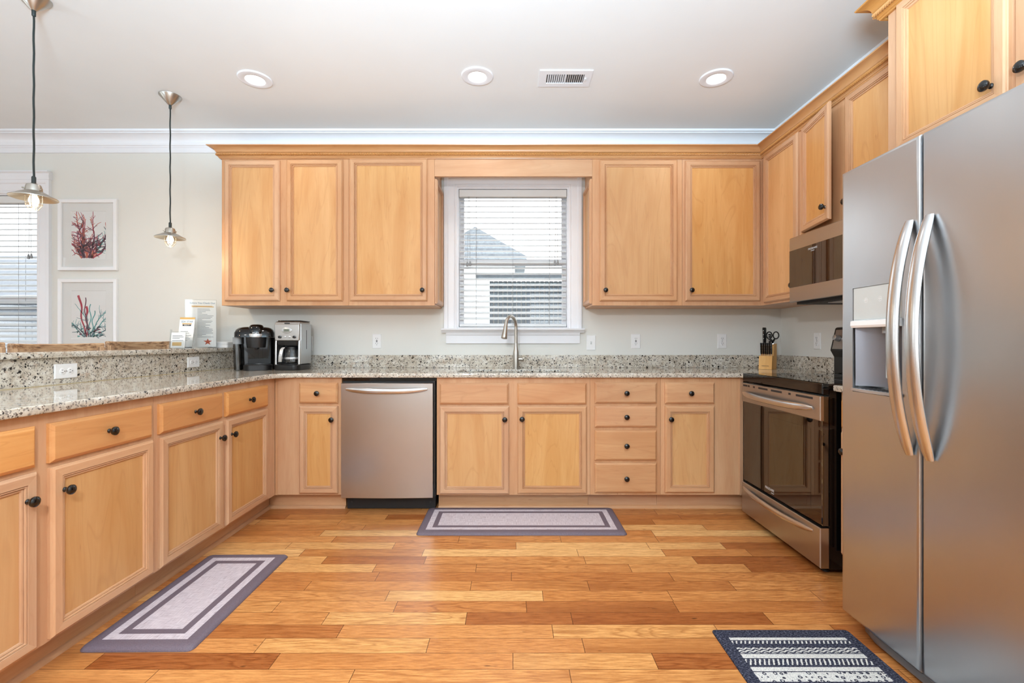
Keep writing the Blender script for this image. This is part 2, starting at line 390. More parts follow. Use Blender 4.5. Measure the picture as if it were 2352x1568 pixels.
def text(parent, s, size, rel, rot, mat, name='lettering', sx=1.0):
    c = bpy.data.curves.new(name, 'FONT'); c.body = s; c.size = size; c.align_x = 'CENTER'; c.align_y = 'CENTER'; c.extrude = 0.0002; c.resolution_u = 3
    t_ = bpy.data.objects.new(name, c); C.objects.link(t_); dg = bpy.context.evaluated_depsgraph_get()
    me = bpy.data.meshes.new_from_object(t_.evaluated_get(dg)); bpy.data.objects.remove(t_); me.materials.clear(); me.materials.append(mat)
    o = bpy.data.objects.new(name, me); C.objects.link(o); o.parent = parent; o.location = rel; o.rotation_euler = rot; o.scale = (sx, 1, 1)
    return o
def frame(kind, o):
    u, v, w = {'B': ((1, 0, 0), (0, 0, 1), (0, -1, 0)), 'L': ((0, 1, 0), (0, 0, 1), (1, 0, 0)), 'R': ((0, -1, 0), (0, 0, 1), (-1, 0, 0))}[kind]
    return Matrix(((u[0], v[0], w[0], o[0]), (u[1], v[1], w[1], o[1]), (u[2], v[2], w[2], o[2]), (0, 0, 0, 1)))
def rr(w, d, r, z, n=5, cx=0, cy=0):
    """rounded rectangle section in xy at height z"""
    pts = []
    for (sx, sy, a0) in ((1, -1, -90), (1, 1, 0), (-1, 1, 90), (-1, -1, 180)):
        for k in range(n):
            a = R(a0 + 90 * k / (n - 1)); pts.append((cx + sx * (w / 2 - r) + r * math.cos(a), cy + sy * (d / 2 - r) + r * math.sin(a), z))
    return pts
def sweep(path, prof, side=1, closed=False, mb=None, mats=None):
    """profile (out, z) along an xy polyline with mitred corners; out is to the right of travel when side=1"""
    mb = mb or MB(); P = [Vector((p[0], p[1])) for p in path]; secs = []
    nrm = lambda a, b: (lambda d: Vector((d.y, -d.x)) * side)((b - a).normalized())
    for i, p in enumerate(P):
        n0 = nrm(P[i - 1], p) if i > 0 else None; n1 = nrm(p, P[i + 1]) if i < len(P) - 1 else None
        if n0 is None: m = n1
        elif n1 is None: m = n0
        else: m = (n0 + n1) / (1 + n0.dot(n1))
        secs.append([(p.x + m.x * o, p.y + m.y * o, z) for (o, z) in prof])
    for i in range(len(secs) - 1):
        d = P[i + 1] - P[i]
        mb.loft([secs[i], secs[i + 1]], 0 if abs(d.x) > abs(d.y) else 1, i == 0, i == len(secs) - 2)
    return mb
def arc(cx, cy, r, a0, a1, n):
    return [(cx + r * math.cos(R(a0 + (a1 - a0) * k / n)), cy + r * math.sin(R(a0 + (a1 - a0) * k / n))) for k in range(n + 1)]

# ------------------------------------------------------------------ room shell
def wall_plane(name, horiz, a0, a1, z0, z1, fixed, thick, holes, mat):
    """wall with rectangular openings; horiz = 'x' or 'y'; thick extends away from the room"""
    mb = MB(); us = sorted({a0, a1, *[h[0] for h in holes], *[h[1] for h in holes]})
    for u0, u1 in zip(us, us[1:]):
        um = (u0 + u1) / 2; cuts = sorted([(h[2], h[3]) for h in holes if h[0] < um < h[1]]); z = z0
        for (c0, c1) in cuts + [(z1, z1)]:
            if c0 > z:
                lo, hi = sorted((fixed, fixed + thick))
                if horiz == 'x': mb.box(u0, u1, lo, hi, z, c0)
                else: mb.box(lo, hi, u0, u1, z, c0)
            z = c1
    return struct(mb.build(name, mat))
WK = (-0.433, 0.447, 1.22, 2.335)                  # kitchen window opening
WD = (-4.72, -3.735, 0.90, 2.285)                  # dining window opening
wall_plane('wall_back', 'x', XL, XR, 0, H, YW, 0.14, [WK, WD], M['wall'])
wall_plane('wall_right', 'y', YB, YW + 0.14, 0, H, XR, 0.12, [], M['wall'])
wall_plane('wall_left', 'y', YB, YW + 0.14, 0, H, XL, -0.14, [(c - w / 2, c + w / 2, 0.75, 2.25) for c, w in SIDE_WINDOWS], M['wall'])
wall_plane('wall_front', 'x', XL, XR, 0, H, YB, -0.14, [(c - w / 2, c + w / 2, 0.75, 2.25) for c, w in REAR_WINDOWS], M['wall'])
struct(MB().box(XL - 0.14, XR + 0.12, YB - 0.14, YW + 0.14, -0.06, 0.0).build('floor', M['floor']))
struct(MB().box(XL - 0.14, XR + 0.12, YB - 0.14, YW + 0.14, H, H + 0.08).build('ceiling', M['ceil']))
# unseen windows put in for daylight, rear and dining side: casing and blind slats
def plain_window(name, kind, c, w, z0=0.75, z1=2.25):
    T = frame('B', (c, YB, 0)) if kind == 'f' else frame('L', (XL, c, 0))
    if kind == 'f': T = Matrix(((-1, 0, 0, c), (0, 0, 1, YB), (0, 1, 0, 0), (0, 0, 0, 1)))
    fr = MB(T); u = w / 2; k = 0.09
    for a in ((-u - k, -u, z0 - k, z1 + k), (u, u + k, z0 - k, z1 + k), (-u, u, z1, z1 + k), (-u, u, z0 - k, z0), (-u, u, 1.48, 1.53)):
        fr.rects([(*a, -0.10 if a[2] == 1.48 else 0), (*a, 0.02 if a[2] != 1.48 else -0.06)])
    o = struct(fr.build(name, M['trim']))
    bl = MB(T); z = z0 + 0.03
    while z < z1 - 0.02:
        bl.rects([(-u + 0.01, u - 0.01, z, z + 0.004, -0.0), (-u + 0.01, u - 0.01, z - 0.010, z - 0.006, 0.022)]); z += 0.1
    b = bl.build('blind_slats', M['blind'], o)
for i, (c, w) in enumerate(REAR_WINDOWS): plain_window('window_%d' % (i + 3), 'f', c, w)
for i, (c, w) in enumerate(SIDE_WINDOWS): plain_window('window_%d' % (i + 6), 'l', c, w)

# white crown moulding under the ceiling
CW = [(0.0, 2.604), (0.012, 2.604), (0.014, 2.640), (0.019, 2.645), (0.019, 2.652), (0.027, 2.658), (0.028, 2.664)]
CW += [(0.030 + 0.068 * (1 - math.cos(R(a))), 2.668 + 0.052 * math.sin(R(a))) for a in range(0, 91, 10)]
CW += [(0.102, 2.720), (0.102, 2.726), (0.118, 2.729), (0.120, H), (0.0, H)]
struct(sweep([(XL, YB), (XL, YW), (XR, YW), (XR, YB)], CW, 1).build('trim_1', [M['trim'], M['trim']], smooth=25))
BB = [(0, 0), (0.014, 0), (0.014, 0.10), (0.006, 0.125), (0, 0.125)]
struct(sweep([(XL, YB), (XL, YW), (-2.29, YW)], BB, 1).build('baseboard_back', [M['trim'], M['trim']]))

# ------------------------------------------------------------------ kitchen window
def casing(T, u0, u1, v0, v1, cw, bottom=False):
    mb = MB(T)
    prof = [(0, 0), (0, 0.012), (0.012, 0.014), (0.018, 0.010), (0.024, 0.014), (cw - 0.034, 0.017), (cw - 0.026, 0.024), (cw - 0.010, 0.026), (cw, 0.024), (cw, 0)]
    pts = lambda d, w: [(u0 - d, v0, w), (u0 - d, v1 + d, w), (u1 + d, v1 + d, w), (u1 + d, v0, w)]
    secs = [[pts(d, w)[k] for d, w in prof] for k in range(4)]
    mb.loft(secs); return mb
T0 = frame('B', (0, YW, 0))
a, b, c, d = WK
struct(casing(T0, a, b, c, d, 0.10).build('trim_2', M['trim'], smooth=25))
# stool and apron
sm = MB(T0)
sm.loft([[(u, 1.188, 0), (u, 1.188, 0.030), (u, 1.196, 0.036), (u, 1.202, 0.044), (u, 1.210, 0.058), (u, 1.222, 0.060), (u, 1.222, -0.02), (u, 1.19, -0.02)] for u in (a - 0.118, b + 0.118)])
sm.loft([[(u, 1.105, 0), (u, 1.105, 0.016), (u, 1.165, 0.018), (u, 1.175, 0.026), (u, 1.188, 0.028), (u, 1.188, 0)] for u in (a - 0.085, b + 0.085)])
struct(sm.build('trim_3', M['trim'], smooth=30))
win = struct(MB(T0).rects([(a, b, c, d, -0.13), (a, b, c, d, -0.12)], cap=False, back=False).build('window_1', M['trim']))
def sash(T, u0, u1, v0, v1, w, parent, k=0.045):
    f = MB(T)
    for q in ((u0, u0 + k, v0, v1), (u1 - k, u1, v0, v1), (u0 + k, u1 - k, v1 - k, v1), (u0 + k, u1 - k, v0, v0 + k)):
        f.rects([(*q, w - 0.03), (*q, w - 0.004), (q[0] + 0.004, q[1] - 0.004, q[2] + 0.004, q[3] - 0.004, w)])
    s = f.build('sash', M['trim'], parent); s2 = MB(T).rects([(u0 + k, u1 - k, v0 + k, v1 - k, w - 0.018), (u0 + k, u1 - k, v0 + k, v1 - k, w - 0.014)]).build('pane', M['glass'], s)
sash(T0, a, b, 1.735, d, -0.105, win); sash(T0, a, b, c, 1.780, -0.07, win)
jm = MB(T0)
for q in ((a, a + 0.012, c + 0.012, d - 0.012), (b - 0.012, b, c + 0.012, d - 0.012), (a - 0.001, b + 0.001, d - 0.012, d + 0.001)):
    jm.rects([(*q, -0.13), (*q, 0.0)])
jm.rects([(a, b, c - 0.01, c + 0.012, -0.13), (a, b, c - 0.01, c + 0.012, -0.005)]); jm.build('jamb', M['trim'], win)
def blind(T, u0, u1, v0, v1, label, w, tassels):
    th = thing('window_blind', label, 'blind', T @ Vector(((u0 + u1) / 2, v1, w)))
    MB(T).rects([(u0 + .003, u1 - .003, v1 - 0.062, v1 - 0.004, w - 0.012), (u0 + .003, u1 - .003, v1 - 0.062, v1 - 0.004, w + 0.030), (u0 + .006, u1 - .006, v1 - 0.058, v1 - 0.008, w + 0.034)]).build('valance', M['blind'], th)
    z = v1 - 0.085; zs = []
    while z > v0 + 0.05: zs.append(z); z -= 0.0445
    for z in zs:
        sl = MB(T); n = 5; top = []; tilt = 0.40
        for k in range(n):
            q = -1 + 2 * k / (n - 1); top.append((0.025 * q, 0.0022 * (1 - q * q) - 0.025 * q * tilt))
        sec = [(p, r + 0.0013) for p, r in top] + [(p, r - 0.0013) for p, r in reversed(top)]
        sl.loft([[(u, z + r, w + p) for p, r in sec] for u in (u0 + 0.006, u1 - 0.006)])
        sl.build('slat', M['blind'], th)
    MB(T).rects([(u0 + .006, u1 - .006, v0 + 0.006, v0 + 0.024, w - 0.025), (u0 + .006, u1 - .006, v0 + 0.006, v0 + 0.024, w + 0.025)]).build('bottom_rail', M['blind'], th)
    for q in (0.16, 0.5, 0.84):
        u = u0 + (u1 - u0) * q; lc = MB(T)
        for ww in (-0.027, 0.027): lc.tube([(u, v0 + 0.02, w + ww), (u, v1 - 0.06, w + ww)], 0.0011, 5)
        lc.build('ladder_cord', M['grey_plastic'], th)
    for (u, zt) in tassels:
        pc = MB(T); pc.tube([(u - .012, zt, w + 0.036), (u - .003, v1 - 0.06, w + 0.036)], 0.0012, 5); pc.tube([(u + .010, zt + .02, w + 0.036), (u + .003, v1 - 0.06, w + 0.036)], 0.0012, 5)
        p = pc.build('pull_cord', M['grey_plastic'], th)
        for du, dz in ((-.012, 0), (.010, .004)):
            MB(T).lathe([(0.003, 0.02), (0.006, 0.012), (0.009, -0.012), (0.008, -0.018), (0.004, -0.02)], 10, (u + du, zt + dz - 0.01, w + 0.036), axis=Matrix.Rotation(R(-90), 4, 'X')).build('tassel', M['grey_plastic'], p)
    return th
blind(T0, a + 0.012, b - 0.012, c + 0.012, d - 0.012, 'white horizontal slat blind half open in the window above the sink', -0.035, [(-0.34, 1.74), (0.35, 1.75)])
# dining window
a, b, c, d = WD
struct(casing(T0, a, b, c - 0.0, d, 0.105).build('trim_4', M['trim'], smooth=25))
hd = MB(T0); hd.loft([[(u, d + 0.105, 0), (u, d + 0.105, 0.028), (u, d + 0.120, 0.032), (u, d + 0.150, 0.030), (u, d + 0.160, 0.044), (u, d + 0.168, 0.044), (u, d + 0.168, 0)] for u in (a - 0.112, b + 0.112)])
struct(hd.build('trim_5', M['trim'], smooth=25))
win2 = struct(MB(T0).rects([(a, b, c, d, -0.13), (a, b, c, d, -0.12)], cap=False, back=False).build('window_2', M['trim']))
sash(T0, a, b, 1.43, d, -0.105, win2); sash(T0, a, b, c, 1.475, -0.07, win2)
jm = MB(T0)
for q in ((a, a + 0.012, c + 0.012, d - 0.012), (b - 0.012, b, c + 0.012, d - 0.012), (a - 0.001, b + 0.001, d - 0.012, d + 0.001), (a, b, c, c + 0.012)): jm.rects([(*q, -0.13), (*q, 0.0)])
jm.build('jamb', M['trim'], win2)
blind(T0, a + 0.012, b - 0.012, c + 0.012, d - 0.012, 'white slat blind half open in the dining window behind the hanging lamps', -0.035, [(-3.80, 1.80)])

# ------------------------------------------------------------------ cabinets
_k = MB(); _k.lathe([(0.0085, 0), (0.0085, 0.002), (0.0055, 0.005), (0.005, 0.012), (0.007, 0.014), (0.0150, 0.018), (0.0170, 0.022), (0.0165, 0.027), (0.012, 0.031), (0.005, 0.0328), (0.0005, 0.033)], 20)
_ko = _k.build('knob', M['bronze']); KNOB = _ko.data; bpy.data.objects.remove(_ko)
KROT = {'B': (R(90), 0, 0), 'L': (0, R(90), 0), 'R': (0, R(-90), 0)}
KW = {'B': Vector((0, -1, 0)), 'L': Vector((1, 0, 0)), 'R': Vector((-1, 0, 0))}
def door_mesh(mb, u0, u1, v0, v1, w0=0.0, fw=0.052):
    k = fw / 0.052
    prof = [(0, w0), (0, w0 + .010), (.003, w0 + .0125), (.004, w0 + .0150), (.009, w0 + .0190), (.034 * k, w0 + .0190), (.0350 * k, w0 + .0130), (.0370 * k, w0 + .0172), (.0405 * k, w0 + .0168), (.0420 * k, w0 + .0100), (.0440 * k, w0 + .0128), (.0490 * k, w0 + .0120), (.0505 * k, w0 + .0060), (.052 * k, w0 + .0060)]
    mb.rects([(u0 + d, u1 - d, v0 + d, v1 - d, w) for d, w in prof], 0, 1, cap=False)
    return (u0 + fw - .001, u1 - fw + .001, v0 + fw - .001, v1 - fw + .001, w0 + .0066)
def door(par, kind, T, u0, u1, v0, v1, knob=None, name='door'):
    rail = 'mapleX' if kind == 'B' else 'mapleY'
    mb = MB(T); q = door_mesh(mb, u0, u1, v0, v1)
    d = mb.build(name, [M['mapleZ'], M[rail]], par, smooth=0)
    MB(T).rects([(*q[:4], 0.002), q]).build('panel', M['panelZ'], d, smooth=0)
    if knob: add_knob(d, kind, T, *knob)
    return d
def add_knob(d, kind, T, u, v, w=0.019):
    instance(KNOB, 'knob', d, (T @ Vector((u, v, w))) - WL[d.name], KROT[kind])
def drawer(par, kind, T, u0, u1, v0, v1, knob=True):
    mb = MB(T)
    mb.rects([(u0 + d, u1 - d, v0 + d, v1 - d, w) for d, w in [(0, 0), (0, .010), (.004, .0125), (.005, .0145), (.011, .0190), (.014, .0192)]])
    d = mb.build('drawer', M['drawX' if kind == 'B' else 'drawY'], par, smooth=0)
    if knob: add_knob(d, kind, T, (u0 + u1) / 2, (v0 + v1) / 2, 0.0192)
    return d
def cabinet(name, label, kind, O, u0, u1, z0, z1, depth, group, toe=False, low=None, ext=(0, 0)):
    T = frame(kind, O)
    th = thing(name, label, 'cabinet', T @ Vector(((u0 + u1) / 2, (0 if toe else z0), -depth / 2)), 0, group)
    mb = MB(T); zt = low if low else z1
    e = 0.0006
    mb.rects([(u0 + e, u1 - e, z0, zt, -depth), (u0 + e, u1 - e, z0, zt, -0.019)])
    if low: mb.rects([(u0 + e, u1 - e, z0, z1, -0.019), (u0 + e, u1 - e, z0, z1, 0.0)])
    else: mb.rects([(u0 + e, u1 - e, z0, zt, -0.019), (u0 + e, u1 - e, z0, zt, -0.0005), (u0 + .001, u1 - .001, z0 + .0005, zt - .0005, 0)])
    mb.build('carcass', [M['mapleZ']], th, smooth=0)
    if toe:
        MB(T).rects([(u0 + e - ext[0], u1 - e + ext[1], 0.0, z0 - .0005, -0.30), (u0 + e - ext[0], u1 - e + ext[1], 0.0, z0 - .0005, -0.078)]).build('toe_kick', M['mapleX' if kind == 'B' else 'mapleY'], th, smooth=0)
    return th, T

ZB0, ZB1 = 0.114, 0.8835
YF = 3.03            # base face, back run
XF = -1.555          # base face, peninsula run
def bx(px): return (px - 1176) / 1060 * (YF - 0.019)         # helper used while measuring
# --- back run
OB = (0, YF, 0); G = 'maple base cabinets'
DB = YW - YF
t, T = cabinet('base_cabinet', 'narrow maple base cabinet beside the dishwasher, one drawer over one door', 'B', OB, -1.554, -1.117, ZB0, ZB1, DB, G, True, ext=(0.078, 0))
drawer(t, 'B', T, -1.392, -1.140, 0.716, 0.851); door(t, 'B', T, -1.392, -1.140, 0.125, 0.697, (-1.172, 0.612))
MB(T).rects([(-1.553, -1.538, ZB0, ZB1, 0), (-1.553, -1.538, ZB0, ZB1, 0.004)]).build('filler_strip', M['mapleZ'], t, smooth=0)
t, T = cabinet('base_cabinet', 'wide maple base cabinet under the sink, two false drawers over two doors', 'B', OB, -0.494, 0.512, ZB0, ZB1, DB, G, True, low=0.62)
drawer(t, 'B', T, -0.474, -0.022, 0.710, 0.848, False); drawer(t, 'B', T, 0.035, 0.488, 0.710, 0.848, False)
door(t, 'B', T, -0.474, -0.018, 0.122, 0.697, (-0.047, 0.613)); door(t, 'B', T, 0.035, 0.490, 0.125, 0.697, (0.065, 0.616))
t, T = cabinet('base_cabinet', 'maple base cabinet with a stack of four drawers', 'B', OB, 0.512, 0.974, ZB0, ZB1, DB, G, True)
for v0, v1 in ((0.716, 0.852), (0.560, 0.697), (0.343, 0.540), (0.130, 0.327)): drawer(t, 'B', T, 0.542, 0.947, v0, v1)
t, T = cabinet('base_cabinet', 'narrow maple base cabinet beside the range, one drawer over one door', 'B', OB, 0.974, 1.515, ZB0, ZB1, DB, G, True, ext=(0, 0.08))
drawer(t, 'B', T, 1.001, 1.325, 0.714, 0.852); door(t, 'B', T, 1.001, 1.325, 0.131, 0.697, (1.033, 0.614))
MB(T).rects([(1.494, 1.515, ZB0, ZB1, 0), (1.494, 1.515, ZB0, ZB1, 0.006)]).build('filler_strip', M['mapleZ'], t, smooth=0)
# --- peninsula run (faces +X, u = Y)
OL = (XF, 0, 0)
t, T = cabinet('base_cabinet', 'maple peninsula cabinet in the inside corner, two drawers over two doors', 'L', OL, 2.0, 3.028, ZB0, ZB1, 0.605, G, True, ext=(0, 0.079))
drawer(t, 'L', T, 2.492, 2.915, 0.713, 0.846); drawer(t, 'L', T, 2.022, 2.458, 0.713, 0.846)
door(t, 'L', T, 2.495, 2.918, 0.124, 0.697, (2.53, 0.612)); door(t, 'L', T, 2.025, 2.462, 0.124, 0.697, (2.43, 0.612))
t, T = cabinet('base_cabinet', 'maple peninsula cabinet nearest the camera, beside the long mat', 'L', OL, 0.99, 2.0, ZB0, ZB1, 0.605, G, True)
drawer(t, 'L', T, 1.541, 1.978, 0.713, 0.846); drawer(t, 'L', T, 1.02, 1.495, 0.713, 0.846)
door(t, 'L', T, 1.544, 1.985, 0.124, 0.697, (1.585, 0.612)); door(t, 'L', T, 1.02, 1.500, 0.124, 0.697, (1.463, 0.612))
# --- right run stub between range and refrigerator (u = -Y)
ORR = (1.560, 0, 0)
t, T = cabinet('base_cabinet', 'slim maple base cabinet squeezed between the range and the refrigerator', 'R', ORR, -2.185, -1.865, ZB0, ZB1, 0.54, G, True)
drawer(t, 'R', T, -2.17, -1.88, 0.713, 0.846); door(t, 'R', T, -2.17, -1.88, 0.124, 0.697, (-2.13, 0.612))
# floor quarter-rounds
QR = [(0, 0)] + [(0.016 * math.cos(R(a)), 0.02 * math.sin(R(a))) for a in range(0, 91, 15)]
struct(sweep([(XF - 0.078, 0.99), (XF - 0.078, YF + 0.078), (-1.117, YF + 0.078)], QR, 1).build('baseboard_left', [M['mapleX'], M['mapleY']]))
struct(sweep([(-0.494, YF + 0.078), (1.60, YF + 0.078)], QR, 1).build('baseboard_right', [M['mapleX'], M['mapleY']]))

# --- wall cabinets
YU = 3.31; XU = 1.794; ZU0, ZU1 = 1.378, 2.455; DU = YW - YU
OU = (0, YU, 0); G = 'maple wall cabinets'
def ux(px): return (px - 1176) / 1060 * (YU - 0.019)
def uz(py): return EYE + (784 - py) / 1060 * (YU - 0.019)
def side_panel(par, X, Y0, Y1, out, z0, z1):
    Tq = frame('L' if out > 0 else 'R', (X, 0, 0))
    u0, u1 = (Y0, Y1) if out > 0 else (-Y1, -Y0)
    mb = MB(Tq); q = door_mesh(mb, u0, u1, z0, z1, 0.0, 0.042)
    p = mb.build('side_panel', [M['mapleZ'], M['mapleY']], par, smooth=0); MB(Tq).rects([(*q[:4], 0.002), q]).build('panel', M['panelZ'], p, smooth=0)
def rail_under(par, T, u0, u1, depth):
    pass
t, T = cabinet('wall_cabinet', 'maple wall cabinet above the coffee makers, two tall narrow doors', 'B', OU, -2.082, -1.171, ZU0, ZU1, DU, G)
door(t, 'B', T, ux(514), ux(641), uz(691), uz(367), (ux(627), uz(666.5))); door(t, 'B', T, ux(657), ux(786), uz(691), uz(365), (ux(662), uz(666.5)))
t, T = cabinet('wall_cabinet', 'single door maple wall cabinet beside the window, above the dishwasher', 'B', OU, -1.171, -0.555, ZU0, ZU1, DU, G)
door(t, 'B', T, ux(802), ux(981), uz(691), uz(363), (ux(971), uz(666.5)))
side_panel(t, -0.555, YU + 0.012, YW - 0.012, 1, 1.392, 2.29)
t, T = cabinet('wall_cabinet', 'single door maple wall cabinet beside the window, above the drawer stack', 'B', OU, 0.575, 1.220, ZU0, ZU1, DU, G)
door(t, 'B', T, ux(1378), ux(1557), uz(691), uz(366), (ux(1390), uz(666.5)))
side_panel(t, 0.575, YU + 0.012, YW - 0.012, -1, 1.392, 2.29)
t, T = cabinet('wall_cabinet', 'single door maple wall cabinet in the inside corner, above the knife block', 'B', OU, 1.220, XU, ZU0, ZU1, DU, G)
door(t, 'B', T, ux(1575), ux(1748), uz(691), uz(368), (ux(1587), uz(666.5)))
vb = MB(T0); vb = MB(frame('B', OU)); vb.rects([(-0.5545, 0.5745, 2.303, 2.426, -0.019), (-0.5545, 0.5745, 2.303, 2.426, 0.0)]); vb.rects([(-0.5545, 0.5745, 2.303, 2.309, 0.0), (-0.5545, 0.5745, 2.303, 2.309, 0.003)])
tag(vb.build('valance_board', M['mapleX'], None, (0, YU, 2.38), smooth=0), 'plain maple valance board bridging the wall cabinets above the window', 'valance')
OV = (XU, 0, 0)
t, T = cabinet('wall_cabinet', 'tall maple wall cabinet on the side wall, between the corner and the microwave', 'R', OV, -3.64, -2.868, ZU0, ZU1, XR - XU, G)
door(t, 'R', T, -3.268, -2.878, 1.392, 2.428, (-2.905, 1.475))
t, T = cabinet('wall_cabinet', 'short maple wall cabinet above the microwave, one door ajar', 'R', OV, -2.868, -2.095, 1.765, ZU1, XR - XU, G)
d2 = door(t, 'R', T, -2.468, -2.115, 1.786, 2.428, (-2.44, 1.86))
# ajar door, swung on its far edge
Th = frame('R', (XU, 2.838, 0)) @ Matrix.Rotation(R(-10), 4, 'Y')
door(t, 'R', Th, 0.0, 0.335, 1.786, 2.428, None)
ajar = [o for o in t.children if o.name.startswith('door')][-1]
instance(KNOB, 'knob', ajar, (Th @ Vector((0.305, 1.86, 0.019))) - WL[ajar.name], (0, R(-90), R(10)))
t, T = cabinet('wall_cabinet', 'narrow maple wall cabinet half hidden by the deep cabinet over the refrigerator', 'R', OV, -2.095, -1.872, ZU0, ZU1, XR - XU, G)
door(t, 'R', T, -2.08, -1.885, 1.392, 2.428)
t, T = cabinet('wall_cabinet', 'deep maple cabinet above the refrigerator with a black knob', 'R', (1.51, 0, 0), -1.853, -0.93, 1.835, ZU1, XR - 1.51, G)
door(t, 'R', T, -1.80, -1.394, 1.852, 2.43, (-1.437, 1.915)); door(t, 'R', T, -1.375, -0.95, 1.852, 2.43, (-1.335, 1.915))
pn = MB().box(1.56, XR, 1.846, 1.8635, 0.0, 1.834).build('end_panel', M['mapleZ'], None, (1.8, 1.855, 0), smooth=0)
tag(pn, 'tall maple end panel standing between the refrigerator and the slim base cabinet', 'panel')

# crown on the cabinets, with rope bead
def crown_prof(z):
    p = [(0, z - 0.022), (0.010, z - 0.022), (0.012, z - 0.016), (0.016, z - 0.014), (0.016, z - 0.006), (0.020, z - 0.004), (0.020, z + 0.016), (0.026, z + 0.018)]
    p += [(0.028 + 0.036 * (1 - math.cos(R(a))), z + 0.020 + 0.030 * math.sin(R(a))) for a in range(0, 91, 10)]
    return p + [(0.068, z + 0.051), (0.070, z + 0.056), (0, z + 0.056)]
def rope(mb, A, B, r=0.0108, pitch=0.046, strands=4):
    A, B = Vector(A), Vector(B); L = (B - A).length; d = (B - A) / L; up = Vector((0, 0, 1)); s = d.cross(up)
    n = int(L / pitch * 24); secs = []; m = strands * 4
    for i in range(n + 1):
        ph = 2 * math.pi * (L * i / n) / pitch
        secs.append([A + d * (L * i / n) + (s * math.cos(2 * math.pi * k / m) + up * math.sin(2 * math.pi * k / m)) * (r * (0.76 + 0.24 * math.cos(strands * (2 * math.pi * k / m) - ph * strands))) for k in range(m)])
    mb.loft(secs, 0 if abs(d.x) > abs(d.y) else 1)
ZC = 2.449
Xe = -2.082
cr = sweep([(Xe, YW - 0.002), (Xe, YU), (XU, YU), (XU, 1.946)], crown_prof(ZC), 1)
co_ = tag(cr.build('cabinet_crown', [M['crownX'], M['crownY']], None, (0, YU, ZC), smooth=25), 'long maple crown moulding with rope bead along the tops of the wall cabinets', 'moulding')
rp = MB(); zz = ZC + 0.006; oo = 0.023
rope(rp, (Xe - oo, YW - 0.01, zz), (Xe - oo, YU - oo, zz)); rope(rp, (Xe - oo, YU - oo, zz), (XU - oo, YU - oo, zz)); rope(rp, (XU - oo, YU - oo, zz), (XU - oo, 1.946, zz))
rp.build('rope_bead', [M['crownX'], M['crownY']], co_, (0, YU, ZC), smooth=60)
cr = sweep([(XU - 0.002, 1.873), (1.51, 1.873), (1.51, 0.93)], crown_prof(ZC), 1)
cf_ = tag(cr.build('cabinet_crown', [M['crownX'], M['crownY']], None, (1.51, 1.4, ZC), smooth=25), 'short maple crown moulding with rope bead on the deep cabinet over the refrigerator', 'moulding')
rp = MB(); rope(rp, (1.70, 1.873 + oo, zz), (1.51 - oo, 1.873 + oo, zz)); rope(rp, (1.51 - oo, 1.873 + oo, zz), (1.51 - oo, 0.93, zz))
rp.build('rope_bead', [M['crownX'], M['crownY']], cf_, (1.51, 1.4, ZC), smooth=60)

# ------------------------------------------------------------------ granite
def slab(name, outer, holes, z0, z1, ease=0.006):
    """polygon slab with eased top and bottom edges and holes"""
    def off(P, d):
        out = []; n = len(P)
        for i in range(n):
            a, b, c = Vector(P[i - 1]), Vector(P[i]), Vector(P[(i + 1) % n])
            n0 = (lambda q: Vector((-q.y, q.x)))((b - a).normalized()); n1 = (lambda q: Vector((-q.y, q.x)))((c - b).normalized())
            m = (n0 + n1) / max(0.2, 1 + n0.dot(n1)); out.append((b + m * d))
        return out
    mb = MB(); loops_top = []; loops_bot = []
    for P, cw in [(outer, 1)] + [(h, 1) for h in holes]:
        e = ease
        lv = [(e, z0), (e * 0.3, z0 + e * 0.3), (0, z0 + e), (0, z1 - e), (e * 0.3, z1 - e * 0.3), (e, z1)]
        mb.loft([[(q.x, q.y, z) for q in off(P, dd)] for dd, z in lv], 0, False, False)
        loops_top.append(off(P, e)); loops_bot.append(off(P, e))
    for loops, z in ((loops_top, z1), (loops_bot, z0)):
        bm = bmesh.new(); es = []
        for L in loops:
            vs = [bm.verts.new((q.x, q.y, z)) for q in L]; es += [bm.edges.new((vs[i], vs[(i + 1) % len(vs)])) for i in range(len(vs))]
        bmesh.ops.triangle_fill(bm, edges=es, use_beauty=True)
        bm.verts.index_update(); mb.add([v.co.copy() for v in bm.verts], [[v.index for v in f.verts] for f in bm.faces]); bm.free()
    return mb
ZT = 0.914
XE = XF + 0.03; YE = YF - 0.032        # front edges of the worktop
SX0, SX1, SY0, SY1 = -0.372, 0.392, 3.068, 3.405
def rrect(x0, x1, y0, y1, r, n=5, cw=False):
    P = arc(x1 - r, y0 + r, r, -90, 0, n) + arc(x1 - r, y1 - r, r, 0, 90, n) + arc(x0 + r, y1 - r, r, 90, 180, n) + arc(x0 + r, y0 + r, r, 180, 270, n)
    return P[::-1] if cw else P
rc = 0.13
outer = [(-2.162, 0.95), (XE, 0.95)] + [(XE + rc - rc * math.cos(R(a)), YE - rc + rc * math.sin(R(a))) for a in range(0, 91, 9)] + [(1.478, YE), (1.486, 2.966), (XR, 2.966), (XR, YW - 0.0), (-2.162, YW - 0.0)]
ct = slab('worktop', outer, [rrect(SX0, SX1, SY0, SY1, 0.06, 5, True)], ZT - 0.03, ZT)
tag(ct.build('granite_worktop', M['granite'], None, (0, 3.3, ZT - 0.03), smooth=35), 'speckled cream granite worktop running from the peninsula past the sink to the range', 'countertop')
tag(slab('w', [(1.522, 1.872), (XR, 1.872), (XR, 2.186), (1.522, 2.186)], [], ZT - 0.03, ZT).build('granite_worktop', M['granite'], None, (1.8, 2.0, ZT - 0.03)), 'small granite worktop piece between the range and the refrigerator', 'countertop')
